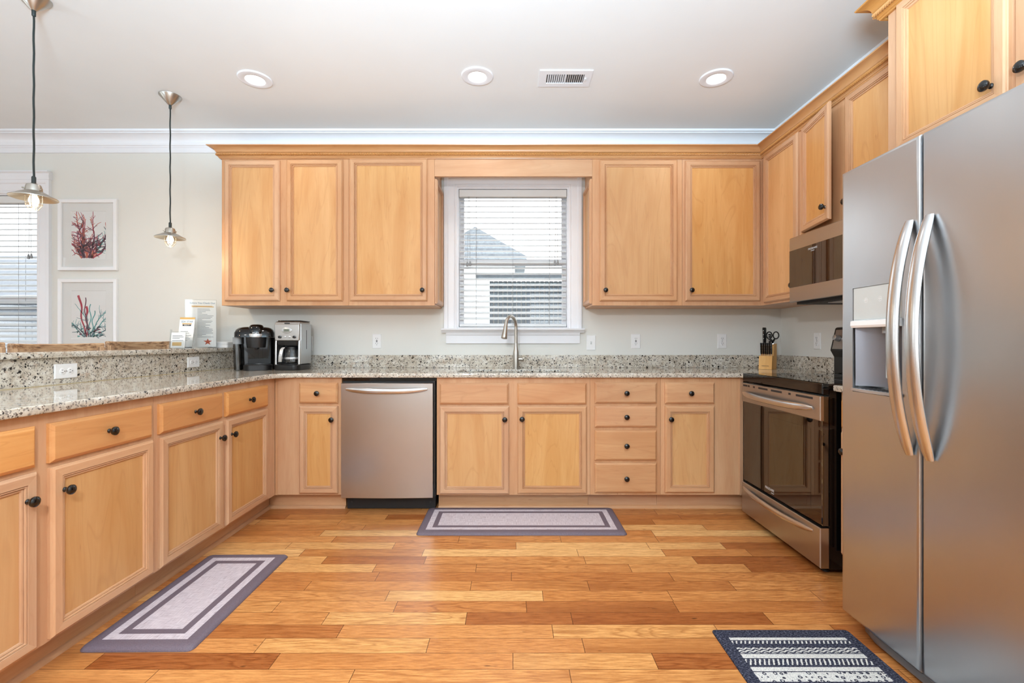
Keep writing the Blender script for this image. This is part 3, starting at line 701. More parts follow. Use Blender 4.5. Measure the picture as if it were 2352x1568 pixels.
tag(MB().box(-2.160, 2.10, YW - 0.02, YW - 0.0005, ZT, 1.014).build('backsplash', M['granite'], None, (0, YW, ZT), smooth=0, bevel=0.002), 'low granite backsplash strip along the wall behind the sink', 'backsplash')
tag(MB().box(2.10, XR - 0.0005, 2.968, YW - 0.0005, ZT, 1.014).build('backsplash', M['granite'], None, (XR, 3.3, ZT), smooth=0, bevel=0.002), 'short granite backsplash strip on the side wall beside the range', 'backsplash')
tag(MB().box(-2.185, -2.163, 0.95, YW - 0.021, 0.885, 1.042).build('backsplash', M['granite'], None, (-2.17, 2.2, ZT), smooth=0, bevel=0.001), 'tall granite backsplash with two sockets under the raised bar top', 'backsplash')
struct(MB().box(-2.285, -2.186, 0.95, YW, 0, 1.042).build('wall_peninsula', M['wall']))
tag(slab('b', [(-2.50, 0.90), (-2.140, 0.90), (-2.140, YW - 0.001), (-2.50, YW - 0.001)], [], 1.0425, 1.072).build('breakfast_bar', M['granite'], None, (-2.38, 2.2, 1.0425)), 'raised granite breakfast bar top on the peninsula half wall', 'countertop')
cm = MB(); cm.tube([(-2.16, 0.96, ZT + 0.001), (-2.16, 3.6, ZT + 0.001)], 0.0018, 6); struct(cm.build('trim_6', M['caulk']))

# ------------------------------------------------------------------ sink and faucet
sk = thing('kitchen_sink', 'double bowl undermount steel sink set into the granite below the window', 'sink', (0.01, 3.22, 0.68))
for x0, x1 in ((SX0 - 0.004, -0.01), (0.02, SX1 + 0.004)):
    mb = MB(); y0, y1 = SY0 - 0.004, SY1 + 0.004; cx, cy, w, dd = (x0 + x1) / 2, (y0 + y1) / 2, x1 - x0, y1 - y0
    mb.loft([rr(w + 0.02, dd + 0.02, 0.06, 0.8825, 5, cx, cy), rr(w, dd, 0.055, 0.8825, 5, cx, cy), rr(w - 0.006, dd - 0.006, 0.055, 0.72, 5, cx, cy), rr(w - 0.05, dd - 0.05, 0.05, 0.695, 5, cx, cy)], 0, False, True)
    mb.build('bowl', M['sinksteel'], sk)
    MB().lathe([(0.042, 0.696), (0.040, 0.699), (0.03, 0.697), (0.008, 0.696)], 20, (cx, cy, 0)).build('drain', M['chrome'], sk)
fc = thing('faucet', 'brushed nickel gooseneck pull-down faucet behind the sink', 'faucet', (0.03, 3.49, ZT))
b0 = Vector((0.03, 3.49, 0))
MB().lathe([(0.027, ZT + .0005), (0.027, ZT + 0.006), (0.0235, ZT + 0.009), (0.0235, ZT + 0.105), (0.022, ZT + 0.125), (0.0165, ZT + 0.150), (0.0130, ZT + 0.175), (0.0125, ZT + 0.20)], 24, b0).build('body', M['nickel'], fc)
dr = Vector((-0.47, -0.88, 0)); rad = 0.080; cz = ZT + 0.312
path = [b0 + Vector((0, 0, ZT + 0.195)), b0 + Vector((0, 0, ZT + 0.25))]
path += [b0 + dr * (rad - rad * math.cos(R(a))) + Vector((0, 0, cz + rad * math.sin(R(a)))) for a in range(0, 171, 10)]
MB().tube(path, 0.0125, 16).build('gooseneck', M['nickel'], fc)
e0 = path[-1]; dv = (path[-1] - path[-2]).normalized()
MB().tube([e0, e0 + dv * 0.004, e0 + dv * 0.008, e0 + dv * 0.03, e0 + dv * 0.08, e0 + dv * 0.098, e0 + dv * 0.102], [0.0125, 0.0135, 0.0145, 0.0155, 0.0215, 0.0225, 0.020], 20).build('spray_head', M['nickel'], fc)
hb = b0 + Vector((0, 0, ZT + 0.072))
hh = MB(); hh.tube([hb, hb + Vector((0.032, 0, 0))], 0.013, 14); hh.tube([hb + Vector((0.033, 0, 0)), hb + Vector((0.056, 0, 0)), hb + Vector((0.060, 0, 0))], [0.0165, 0.0165, 0.013], 16); hh.tube([hb + Vector((0.048, 0, 0.005)), hb + Vector((0.052, -0.03, 0.010)), hb + Vector((0.054, -0.085, 0.012))], [0.006, 0.005, 0.0045], 10)
hh.build('lever', M['nickel'], fc)

# ------------------------------------------------------------------ dishwasher
dw = thing('dishwasher', 'stainless steel dishwasher with a bowed handle bar, built in under the worktop', 'dishwasher', (-0.80, 3.3, 0))
TB = frame('B', (0, YF, 0)); u0, u1 = -1.112, -0.516
MB(TB).rects([(u0 + .002, u1 + .014, 0.10, 0.880, -0.58), (u0 + .002, u1 + .014, 0.10, 0.880, -0.004)]).build('tub', M['matte'], dw, smooth=0)
dm = MB(TB); n = 9; secs = []
for zz_, ww in [(0.100, 0.0), (0.100, 0.022), (0.104, 0.027), (0.846, 0.027), (0.850, 0.022), (0.850, 0.0)]:
    secs.append([(u0 + (u1 - u0) * k / n, zz_, ww + (0.008 * (1 - (2 * k / n - 1) ** 2) if ww > 0 else 0)) for k in range(n + 1)])
dm.loft(secs, 0, False, False, False)
for k in (0, n): dm.add([s_[k] for s_ in secs], [tuple(range(6))])
dd_ = dm.build('door', M['steelX'], dw, smooth=30)
hp = [(u0 + 0.035 + (u1 - u0 - 0.07) * k / 20, 0.800 + 0.010 * (2 * k / 20 - 1) ** 2, 0.034 + 0.034 * (1 - abs(2 * k / 20 - 1) ** 2.6)) for k in range(21)]
MB(TB).tube(hp, [0.0185 * (1 - 0.55 * abs(2 * k / 20 - 1) ** 6) for k in range(21)], 14, flat=(0.62, (0, 1, 0))).build('handle', M['handle'], dd_)
tb = MB(TB).rects([(-1.108, -0.498, 0.862, 0.881, -0.01), (-1.108, -0.498, 0.862, 0.881, 0.004)]).build('control_strip', M['gloss'], dw, smooth=0)
kp = MB(TB).rects([(-1.100, -0.512, 0.006, 0.098, -0.30), (-1.100, -0.512, 0.006, 0.098, -0.055)]).build('kick_plate', M['matte'], dw, smooth=0)
for u in (-1.07, -0.545): MB(TB).lathe([(0.006, 0), (0.005, 0.002)], 10, (u, 0.05, -0.055)).build('screw', M['slot'], kp)
sc = MB(TB).rects([(u1 + .004, u1 + .012, 0.16, 0.86, -0.02), (u1 + .004, u1 + .012, 0.16, 0.86, 0.012)]).build('side_gasket', M['black'], dw, smooth=0)

# ------------------------------------------------------------------ range
RY = 2.958; RX = 1.515
TR = frame('R', (RX, RY, 0)); RWD = 0.757
rg = thing('range', 'stainless steel electric range with black glass oven door and cooktop', 'range', (1.8, RY - RWD / 2, 0))
MB(TR).rects([(0.001, RWD - .001, 0.032, 0.893, -0.598), (0.001, RWD - .001, 0.032, 0.893, 0.0)]).build('body', M['gloss'], rg, smooth=0)
MB(TR).rects([(-0.0, RWD, 0.893, 0.905, -0.545), (0.0, RWD, 0.893, 0.905, 0.034)], ).build('cooktop_rim', M['gloss'], rg, bevel=0.004)
ctp = MB(TR).rects([(-0.0, RWD, 0.866, 0.918, 0.004), (0.0, RWD, 0.866, 0.918, 0.030), (0.004, RWD - 0.004, 0.870, 0.916, 0.036)]).build('cooktop_edge', M['gloss'], rg, smooth=0)
ck = MB().box(RX - 0.034, RX + 0.54, RY - RWD + 0.001, RY - 0.001, 0.9055, 0.918).build('glass_cooktop', M['oven_glass'], rg, bevel=0.003)
for (x_, y_, r_) in ((1.63, 2.76, 0.105), (1.63, 2.40, 0.085), (1.90, 2.76, 0.075), (1.90, 2.40, 0.10)):
    MB().lathe([(r_, 0.9181), (r_, 0.9184), (r_ - 0.002, 0.9184), (r_ - 0.002, 0.9181)], 40, (x_, y_, 0), cap0=False, cap1=False).build('burner_ring', M['grey_plastic'], ck)
# oven door
od = MB(TR); od.rects([(0.004, RWD - 0.004, 0.238, 0.856, 0.002), (0.004, RWD - 0.004, 0.238, 0.856, 0.030), (0.008, RWD - 0.008, 0.242, 0.853, 0.034)])
od = od.build('oven_door', M['oven_glass'], rg, smooth=0)
MB(TR).rects([(0.003, RWD - 0.003, 0.740, 0.858, 0.026), (0.003, RWD - 0.003, 0.740, 0.858, 0.040), (0.006, RWD - 0.006, 0.743, 0.855, 0.043)]).build('steel_band', M['steelY'], od, smooth=0)
for (p, q) in ((0.02, 0.07), (0.075, 0.10), (0.14, 0.16), (0.20, 0.30), (0.335, 0.44), (0.50, 0.52), (0.565, 0.70)): MB(TR).rects([(p, q, 0.837, 0.848, 0.042), (p, q, 0.837, 0.848, 0.0436)]).build('vent_slot', M['slot'], od, smooth=0)
def bow(u0, u1, z, w0, h, r, sag=0.0, fl=0.6, mat='handle'):
    N = 24; pts = [(u0 + (u1 - u0) * k / N, z - sag * (1 - (2 * k / N - 1) ** 2), w0 + h * (1 - abs(2 * k / N - 1) ** 3)) for k in range(N + 1)]
    return MB(TR).tube(pts, [r * (1 - 0.6 * abs(2 * k / N - 1) ** 8) for k in range(N + 1)], 14, flat=(fl, (0, 1, 0)))
bow(0.025, RWD - 0.055, 0.795, 0.046, 0.036, 0.019, 0.006).build('handle', M['handle'], od)
text(od, 'FRIGIDAIRE', 0.020, (TR @ Vector((0.305, 0.272, 0.0345))) - WL[od.name], (R(90), 0, R(-90)), M['letter'], sx=0.9)
text(od, 'GALLERY', 0.008, (TR @ Vector((0.335, 0.256, 0.0345))) - WL[od.name], (R(90), 0, R(-90)), M['letter'], sx=0.9)
wr = MB(TR).rects([(0.085, RWD - 0.085, 0.300, 0.690, 0.0335), (0.085, RWD - 0.085, 0.300, 0.690, 0.0345)]).build('oven_window', M['oven_glass'], od, smooth=0)
sd = MB(TR).rects([(0.002, RWD - 0.002, 0.036, 0.228, 0.002), (0.002, RWD - 0.002, 0.036, 0.228, 0.040), (0.006, RWD - 0.006, 0.040, 0.224, 0.044)]).build('storage_drawer', M['steelY'], rg, smooth=0)
bow(0.02, RWD - 0.055, 0.195, 0.042, 0.020, 0.016, 0.014, 0.7).build('handle', M['handle'], sd)
for u in (0.06, RWD - 0.06):
    MB(TR).lathe([(0.018, 0.0), (0.018, 0.008), (0.010, 0.012), (0.010, 0.034)], 14, (u, 0.0, -0.02), axis=Matrix.Rotation(R(-90), 4, 'X')).build('foot', M['matte'], rg)
    MB(TR).lathe([(0.018, 0.0), (0.018, 0.008), (0.010, 0.012), (0.010, 0.034)], 14, (u, 0.0, -0.50), axis=Matrix.Rotation(R(-90), 4, 'X')).build('foot', M['matte'], rg)
bgp = [(2.112, 0.919), (2.060, 0.919), (2.060, 1.022), (2.036, 1.064), (2.068, 1.203), (2.078, 1.210), (2.112, 1.210)]
bgd = MB().loft([[(x_, y_, z_) for x_, z_ in bgp] for y_ in (RY - 0.004, RY - RWD + 0.004)]).build('backguard', [M['black']], rg, smooth=0, bevel=0.003)
pl = MB().loft([[(x_ - 0.002, y_, z_) for x_, z_ in ((2.039, 1.073), (2.066, 1.194), (2.068, 1.194), (2.041, 1.073))] for y_ in (RY - 0.02, RY - RWD + 0.02)]).build('control_panel', M['steelY'], bgd, smooth=0)
for yk in (RY - 0.06, RY - 0.15, RY - 0.60, RY - 0.69):
    MB().lathe([(0.021, 0), (0.021, 0.006), (0.018, 0.010), (0.017, 0.028), (0.012, 0.030)], 18, (2.050, yk, 1.140), axis=Matrix.Rotation(R(-77), 4, 'Y')).build('control_knob', M['silver'], bgd)

# ------------------------------------------------------------------ microwave
MX = 1.742; MY = 2.864; TM = frame('R', (MX, MY, 0)); MWD = 0.757; mz0, mz1 = 1.352, 1.762
mw = thing('microwave', 'over-the-range stainless steel microwave with dark glass door', 'microwave', (1.93, MY - MWD / 2, mz0))
MB(TM).rects([(0.001, MWD - 0.001, mz0 + 0.012, mz1, -(XR - MX) + 0.004), (0.001, MWD - 0.001, mz0 + 0.012, mz1, 0.0)]).build('body', M['matte'], mw, smooth=0)
md = MB(TM).rects([(0.0, 0.56, mz0 + 0.010, mz1 - 0.006, 0.0), (0.0, 0.56, mz0 + 0.010, mz1 - 0.006, 0.018), (0.003, 0.557, mz0 + 0.013, mz1 - 0.009, 0.021)]).build('door', M['steelY'], mw, smooth=0)
MB(TM).rects([(0.004, 0.55, mz0 + 0.098, mz1 - 0.085, 0.0205), (0.004, 0.55, mz0 + 0.098, mz1 - 0.085, 0.0225)]).build('door_glass', M['oven_glass'], md, smooth=0)
MB(TM).rects([(0.562, MWD, mz0 + 0.010, mz1 - 0.006, 0.0), (0.562, MWD, mz0 + 0.010, mz1 - 0.006, 0.019)]).build('control_panel', M['gloss'], mw, smooth=0)
text(md, 'FRIGIDAIRE', 0.016, (TM @ Vector((0.225, mz1 - 0.108, 0.023))) - WL[md.name], (R(90), 0, R(-90)), M['letter'])
text(md, 'GALLERY', 0.008, (TM @ Vector((0.225, mz1 - 0.121, 0.023))) - WL[md.name], (R(90), 0, R(-90)), M['letter'])
bt = MB(TM).rects([(0.01, MWD - 0.01, mz0 - 0.004, mz0 + 0.012, -0.36), (0.01, MWD - 0.01, mz0 - 0.004, mz0 + 0.012, -0.02)]).build('vent_base', M['matte'], mw, smooth=0)
MB(TM).rects([(0.20, 0.34, mz0 - 0.010, mz0 - 0.003, -0.20), (0.20, 0.34, mz0 - 0.010, mz0 - 0.003, -0.08)]).build('work_light', M['silver'], bt, bevel=0.003)
MB(TM).tube([(0.605, mz0 + 0.05, 0.02), (0.605, mz0 + 0.06, 0.05), (0.605, mz1 - 0.06, 0.05), (0.605, mz1 - 0.05, 0.02)], 0.009, 12).build('handle', M['handle'], md)

# ------------------------------------------------------------------ refrigerator
FX = 1.302; FT = frame('R', (FX, 0, 0))
fz0, fz1 = 0.062, 1.782; FY1 = 1.824; SP = 1.470
fr = thing('refrigerator', 'stainless steel side by side refrigerator with water dispenser and bowed handles', 'refrigerator', (1.7, 1.38, 0))
MB(FT).rects([(-FY1 + .004, -0.918, 0.02, fz1 - 0.012, -(2.112 - FX)), (-FY1 + .004, -0.918, 0.02, fz1 - 0.012, -0.072)]).build('body', M['fridge_side'], fr, smooth=0, bevel=0.004)
dz = (-1.764, -1.540, 0.930, 1.322)                         # dispenser u0,u1,z0,z1
def ring(u0, u1, e, w): return (u0 + e, u1 - e, fz0 + e, fz1 - e, w)
def fdoor(u0, u1, hole=None):
    mb = MB(FT)
    rs = [ring(u0, u1, 0.0, -0.068), ring(u0, u1, 0.0, -0.012), ring(u0, u1, 0.001, -0.006), ring(u0, u1, 0.004, -0.0018), ring(u0, u1, 0.008, -0.0004), ring(u0, u1, 0.012, 0.0)]
    if hole: mb.rects(rs, cap=False); mb.rects([rs[-1], (*hole, 0.0), (*hole, -0.006)], cap=False, back=False)
    else: mb.rects(rs)
    return mb
fd = fdoor(-FY1, -(SP + 0.004), dz).build('freezer_door', M['steelZ'], fr, smooth=30)
rd = fdoor(-(SP - 0.004), -0.914).build('fridge_door', M['steelZ'], fr, smooth=30)
u0, u1, z0, z1 = dz
sur = MB(FT)
sur.rects([(u0, u1, 1.176, z1, -0.010), (u0, u1, 1.200, z1, -0.004), (u0 + .003, u1 - .003, 1.203, z1 - .003, -0.002)])
sur = sur.build('dispenser_panel', M['pale_grey'], fd, smooth=0)
MB(FT).loft([[(u, 1.172, -0.03), (u, 1.172, 0.006), (u, 1.180, 0.010), (u, 1.196, 0.009), (u, 1.199, 0.002), (u, 1.199, -0.03)] for u in (u0 + .001, u1 - .001)]).build('dispenser_lip', M['plate'], fd, smooth=30)
rec = MB(FT)
us = [u0 + .001 + (u1 - u0 - .002) * k / 12 for k in range(13)]
dep = lambda k: -0.010 - 0.058 * math.sin(math.pi * min(1, max(0, k / 12))) ** 0.6
rec.loft([[(us[k], zz_, dep(k) * sc_) for k in range(13)] for zz_, sc_ in ((1.174, 0.9), (1.05, 1.0), (0.96, 1.05), (0.952, 1.05))], 0, False, False, False)
rec.build('dispenser_niche', M['niche'], fd, smooth=60)
pd = MB(FT); pd.rects([(-1.672, -1.632, 0.985, 1.15, -0.064), (-1.672, -1.632, 0.985, 1.15, -0.050)]); pd.build('dispenser_paddle', M['pale_grey'], fd, bevel=0.004)
MB(FT).tube([(-1.652, 1.175, -0.035), (-1.652, 1.150, -0.035)], 0.010, 12).build('dispenser_spout', M['grey_plastic'], fd)
tr = MB(FT); tr.loft([[(us[k], 0.934, -0.06 if j == 0 else 0.008 + 0.014 * math.sin(math.pi * k / 12)) for k in range(13)] for j in (0, 1)] + [[(us[k], 0.944, 0.008 + 0.014 * math.sin(math.pi * k / 12) if j == 0 else -0.06) for k in range(13)] for j in (0, 1)], 0, False, False, False)
tr.build('drip_tray', M['silver'], fd, smooth=30)
g_ = MB(FT); 
for k in range(9): g_.rects([(u0 + 0.03 + 0.019 * k, u0 + 0.036 + 0.019 * k, 0.9438, 0.9452, -0.05), (u0 + 0.03 + 0.019 * k, u0 + 0.036 + 0.019 * k, 0.9438, 0.9452, 0.004)])
g_.build('tray_grille', M['slot'], fd, smooth=0)
ic = MB(FT)
for (u, z) in ((-1.70, 1.272), (-1.635, 1.272)):
    ic.lathe([(0.009, -0.0018), (0.009, -0.0014), (0.008, -0.0014), (0.008, -0.0018)], 16, (u, z, 0), cap0=False, cap1=False)
    ic.rects([(u - .006, u + .006, z - 0.001, z + 0.001, -0.0019), (u - .006, u + .006, z - 0.001, z + 0.001, -0.0013)]); ic.rects([(u - .001, u + .001, z - 0.006, z + 0.006, -0.0019), (u - .001, u + .001, z - 0.006, z + 0.006, -0.0013)])
ic.build('touch_icon', M['paper'], sur, smooth=0)
def fhandle(u, par, z0=0.752, z1=1.512):
    N = 32; pts = [(u, z0 + (z1 - z0) * k / N, 0.006 + 0.056 * (1 - abs(2 * k / N - 1) ** 2.2)) for k in range(N + 1)]
    mb = MB(FT).tube(pts, [0.0118 * (1 - 0.35 * abs(2 * k / N - 1) ** 10) for k in range(N + 1)], 16, flat=(2.0, (0, 0, 1)))
    # flat bar: widen across the door, thin outward
    return mb.build('handle', M['handle'], par)
fhandle(-1.505, fd); fhandle(-1.432, rd)
gr = MB(FT); prof = [(0.012, -0.10), (0.010, -0.034), (0.022, -0.022), (0.048, -0.020), (0.058, -0.030), (0.058, -0.10)]
def gsec(u, sc_): return [(u, z, w if w > -0.05 and False else (w - (1 - sc_) * 0.06 if w > -0.09 else w)) for z, w in prof]
N = 14; gr.loft([gsec(-FY1 + 0.01 + (0.894) * k / N, 1 - max(0, (abs(2 * k / N - 1) - 0.7) / 0.3) ** 2) for k in range(N + 1)])
gr.build('base_grille', plain('grey_grille', lin(112, 114, 116), 0.35, 0.3), fr, smooth=40)
for u in (-1.74, -1.0):
    for w in (-0.12, -0.70): MB(FT).lathe([(0.018, 0.0), (0.018, 0.022)], 12, (u, 0, w), axis=Matrix.Rotation(R(-90), 4, 'X')).build('foot', M['matte'], fr)
for u in (-1.77, -0.97): MB(FT).rects([(u - 0.03, u + 0.03, fz1 - 0.012, fz1 + 0.010, -0.16), (u - 0.03, u + 0.03, fz1 - 0.012, fz1 + 0.010, -0.07)]).build('hinge_cover', M['fridge_side'], fr, bevel=0.003)

# ------------------------------------------------------------------ outlets and switch
def plate(name, label, kind, O, horizontal=False, sw=False, gfci=False):
    T = frame(kind, O)
    if horizontal: T = T @ Matrix.Rotation(R(90), 4, 'Z')
    th = thing(name, label, 'light switch' if sw else 'socket', O, 0, None if sw else 'white wall sockets')
    MB(T).rects([(-.035, .035, -.057, .057, 0), (-.035, .035, -.057, .057, .004), (-.032, .032, -.054, .054, .006)]).build('cover_plate', M['plate'], th, smooth=0)
    if sw:
        MB(T).rects([(-.006, .006, -.013, .013, .006), (-.006, .006, -.013, .013, .0065)]).build('toggle_slot', M['pale_grey'], th, smooth=0)
        MB(T).loft([[(-.004, -.004, .006), (.004, -.004, .006), (.004, .006, .006), (-.004, .006, .006)], [(-.003, .004, .016), (.003, .004, .016), (.003, .010, .016), (-.003, .010, .016)]]).build('toggle', M['plate'], th, smooth=0)
    else:
        if gfci:
            MB(T).rects([(-.017, .017, -.034, .034, .006), (-.017, .017, -.034, .034, .0075)]).build('receptacle', M['plate'], th, smooth=0)
            g = MB(T)
            for v in (-.004, .004): g.rects([(-.006, .006, v - .0025, v + .0025, .0075), (-.006, .006, v - .0025, v + .0025, .0085)])
            g.build('test_button', M['slot'], th, smooth=0)
        for s in (-1, 1):
            cy = s * .0195; rc_ = th
            if not gfci: rc_ = MB(T).lathe([(.0165, .006), (.0165, .0076), (.0155, .008)], 20, (0, cy, 0)).build('receptacle', M['plate'], th)
            sl = MB(T)
            for x_, h_ in ((-.0062, .0045), (.0062, .0036)): sl.rects([(x_ - .0011, x_ + .0011, cy + .003 - h_, cy + .003 + h_, .0076), (x_ - .0011, x_ + .0011, cy + .003 - h_, cy + .003 + h_, .0084)])
            sl.lathe([(.0024, .0076), (.0024, .0084)], 10, (0, cy - .0085, 0))
            sl.build('slot', M['slot'], th if gfci else rc_, smooth=0)
        MB(T).lathe([(.003, .006), (.0025, .0072)], 10).build('screw', M['screw'], th)
wx = lambda px: (px - 1176) / 1060 * YW
plate('wall_socket', 'white socket on the wall above the dishwasher', 'B', (wx(866), YW - .0005, 1.122), gfci=True)
plate('wall_socket', 'white socket on the wall above the drawer stack', 'B', (wx(1460), YW - .0005, 1.122), gfci=True)
plate('wall_socket', 'white socket on the wall near the knife block', 'B', (wx(1658), YW - .0005, 1.122))
plate('light_switch', 'white toggle switch on the wall beside the window sill', 'B', (wx(1357.5), YW - .0005, 1.110), sw=True)
plate('wall_socket', 'white socket on the side wall beside the range', 'R', (XR - .0005, 3.20, 1.124))
plate('wall_socket', 'white socket peeking out between the two coffee makers', 'B', (wx(612), YW - .0005, 1.105))
plate('wall_socket', 'white socket partly hidden behind the steel drip coffee maker', 'B', (wx(708), YW - .0005, 1.105))
plate('wall_socket', 'white sideways socket in the bar backsplash nearest the camera', 'L', (-2.163, 2.235, 0.977), True)
plate('wall_socket', 'white sideways socket in the bar backsplash near the pod coffee maker', 'L', (-2.163, 3.13, 0.980), True)

# ------------------------------------------------------------------ ceiling fixtures
def can(x, y, label, k=1.0):
    th = thing('recessed_light', label, 'ceiling light', (x, y, H), 0, 'recessed ceiling lights')
    MB().lathe([(0.098, H - 0.0005), (0.098, H - 0.004), (0.094, H - 0.008), (0.060, H - 0.011), (0.056, H - 0.009), (0.052, H - 0.004), (0.052, H - 0.0005)], 40, (x, y, 0), cap0=False, cap1=False).build('trim_ring', M['trim'], th)
    MB().lathe([(0.0525, H - 0.004), (0.0525, H - 0.006), (0.030, H - 0.0072), (0.001, H - 0.0075)], 32, (x, y, 0)).build('lens', M['lens'], th)
    l = bpy.data.lights.new('lamp_glow', 'SPOT'); l.energy = CAN_POWER * 4 * k; l.spot_size = R(150); l.spot_blend = 0.9; l.color = CAN_COL; l.shadow_soft_size = 0.05
    o = bpy.data.objects.new('lamp_glow', l); C.objects.link(o); o.parent = th; o.location = (0, 0, -0.03)
can(-1.588, 2.853, 'recessed ceiling light nearest the pendant lamps'); can(-0.212, 2.82, 'recessed ceiling light in the middle, beside the air vent'); can(1.256, 2.84, 'recessed ceiling light nearest the refrigerator side')
for x, y in ((-1.4, 0.55), (0.0, 0.55), (1.1, 0.2), (-1.4, -1.5), (0.6, -1.5), (-4.2, 0.6), (-4.2, -1.4)): can(x, y, 'added recessed ceiling light out of view', 2.0)  # extra unseen downlights, added to brighten the room
vx, vy = 0.327, 2.845
vn = thing('air_vent', 'white ceiling air vent with slatted register', 'vent', (vx, vy, H))
VT = Matrix(((1, 0, 0, vx), (0, -1, 0, vy), (0, 0, -1, H), (0, 0, 0, 1))); 
vf = MB(VT); hw, hd_ = 0.160, 0.088; iw, idp = 0.115, 0.048
for q in ((-hw, -iw, -hd_, hd_), (iw, hw, -hd_, hd_), (-iw, iw, idp, hd_), (-iw, iw, -hd_, -idp)): vf.rects([(*q, 0.0005), (*q, 0.006)])
vf.build('register_frame', M['trim'], vn, smooth=0)
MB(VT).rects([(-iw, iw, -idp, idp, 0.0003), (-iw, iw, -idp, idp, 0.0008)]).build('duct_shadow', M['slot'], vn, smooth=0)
for k in range(18):
    u = -iw + 0.008 + k * 0.0128; s_ = 0.005 if k < 9 else -0.005
    MB(VT).loft([[(u - 0.001, v, 0.001), (u + 0.001, v, 0.001), (u + 0.001 + s_, v, 0.0065), (u - 0.001 + s_, v, 0.0065)] for v in (-idp, idp)]).build('louver', M['trim'], vn, smooth=0)
MB(VT).rects([(iw + 0.006, iw + 0.012, -0.012, 0.012, 0.006), (iw + 0.006, iw + 0.012, -0.012, 0.012, 0.012)]).build('damper_lever', M['trim'], vn, smooth=0)

def pendant(x, y, zs, label):
    th = thing('pendant_lamp', label, 'lamp', (x, y, H), 0, 'pendant lamps over the bar'); c = (x, y, 0)
    MB().lathe([(0.064, H - 0.001), (0.063, H - 0.006), (0.014, H - 0.058), (0.010, H - 0.062)], 36, c).build('canopy', M['nickel'], th)
    cp = MB(); cp.lathe([(0.008, H - 0.060), (0.008, H - 0.085), (0.006, H - 0.088)], 12, c)
    rndm = random.Random(int(y * 100)); N = 26
    cp.tube([(x + 0.0012 * math.sin(k * 1.3), y, H - 0.08 - (H - 0.08 - zs - 0.06) * k / N) for k in range(N + 1)], 0.0042, 8)
    cp.lathe([(0.0055, zs + 0.085), (0.0085, zs + 0.08), (0.0085, zs + 0.05)], 12, c); cp.build('cord', M['cord'], th)
    MB().lathe([(0.010, zs + 0.052), (0.026, zs + 0.044), (0.030, zs + 0.030), (0.032, zs + 0.014), (0.040, zs + 0.010), (0.086, zs - 0.016), (0.0865, zs - 0.020), (0.085, zs - 0.0185), (0.040, zs + 0.006), (0.028, zs + 0.008)], 40, c, cap0=True, cap1=True).build('shade', M['nickel'], th)
    sc_ = MB()
    for a in range(0, 360, 120):
        sc_.tube([(x + 0.028 * math.cos(R(a)), y + 0.028 * math.sin(R(a)), zs + 0.022), (x + 0.040 * math.cos(R(a)), y + 0.040 * math.sin(R(a)), zs + 0.022)], 0.004, 8)
    sc_.build('thumb_screw', M['nickel'], th)
    MB().lathe([(0.026, zs + 0.006), (0.027, zs - 0.03), (0.024, zs - 0.052), (0.014, zs - 0.066), (0.001, zs - 0.070)], 24, c, cap0=False).build('jar', M['glass'], th)
    MB().lathe([(0.010, zs + 0.006), (0.012, zs - 0.006), (0.019, zs - 0.026), (0.019, zs - 0.034), (0.012, zs - 0.050), (0.001, zs - 0.055)], 20, c).build('bulb', M['bulb'], th)
    cg = MB()
    for a in range(0, 360, 90):
        ca, sa = math.cos(R(a + 30)), math.sin(R(a + 30))
        cg.tube([(x + r_ * ca, y + r_ * sa, zs + z_) for r_, z_ in ((0.030, 0.004), (0.031, -0.03), (0.028, -0.055), (0.016, -0.073), (0.0, -0.078))], 0.0016, 6)
    for r_, z_ in ((0.031, -0.012), (0.0295, -0.048)):
        cg.tube([(x + r_ * math.cos(R(a)), y + r_ * math.sin(R(a)), zs + z_) for a in range(0, 361, 15)], 0.0016, 6)
    cg.build('cage', M['nickel'], th)
    l = bpy.data.lights.new('lamp_glow', 'POINT'); l.energy = 4; l.color = (1.0, 0.76, 0.48); l.shadow_soft_size = 0.02
    o = bpy.data.objects.new('lamp_glow', l); C.objects.link(o); o.parent = th; o.location = (0, 0, zs - 0.092 - H)
pendant(-2.259, 3.05, 1.822, 'pendant lamp farther from the camera, hanging near the wall cabinets')
pendant(-2.259, 2.18, 1.815, 'pendant lamp nearer the camera, hanging in front of the dining window')

def uplighter(x, y, label, k=1.0):  # added unseen lamp, throws fill light onto the ceiling
    th = thing('added_uplighter', label, 'lamp', (x, y, 0)); c = (x, y, 0)
    MB().lathe([(0.15, 0.0005), (0.15, 0.012), (0.03, 0.025), (0.012, 0.04)], 28, c).build('base', M['nickel'], th)
    MB().lathe([(0.012, 0.03), (0.012, 1.28)], 14, c).build('pole', M['nickel'], th)
    MB().lathe([(0.02, 1.26), (0.06, 1.28), (0.17, 1.36), (0.175, 1.36), (0.06, 1.295), (0.0, 1.292)], 32, c, cap1=False).build('bowl', M['nickel'], th)
    l = bpy.data.lights.new('lamp_glow', 'SPOT'); l.energy = UPLIGHT * k; l.spot_size = R(155); l.spot_blend = 0.10; l.color = (0.58, 0.82, 1.0); l.shadow_soft_size = 0.22
    o = bpy.data.objects.new('lamp_glow', l); C.objects.link(o); o.parent = th; o.location = (0, 0, 1.38); o.rotation_euler = (R(180), 0, 0)
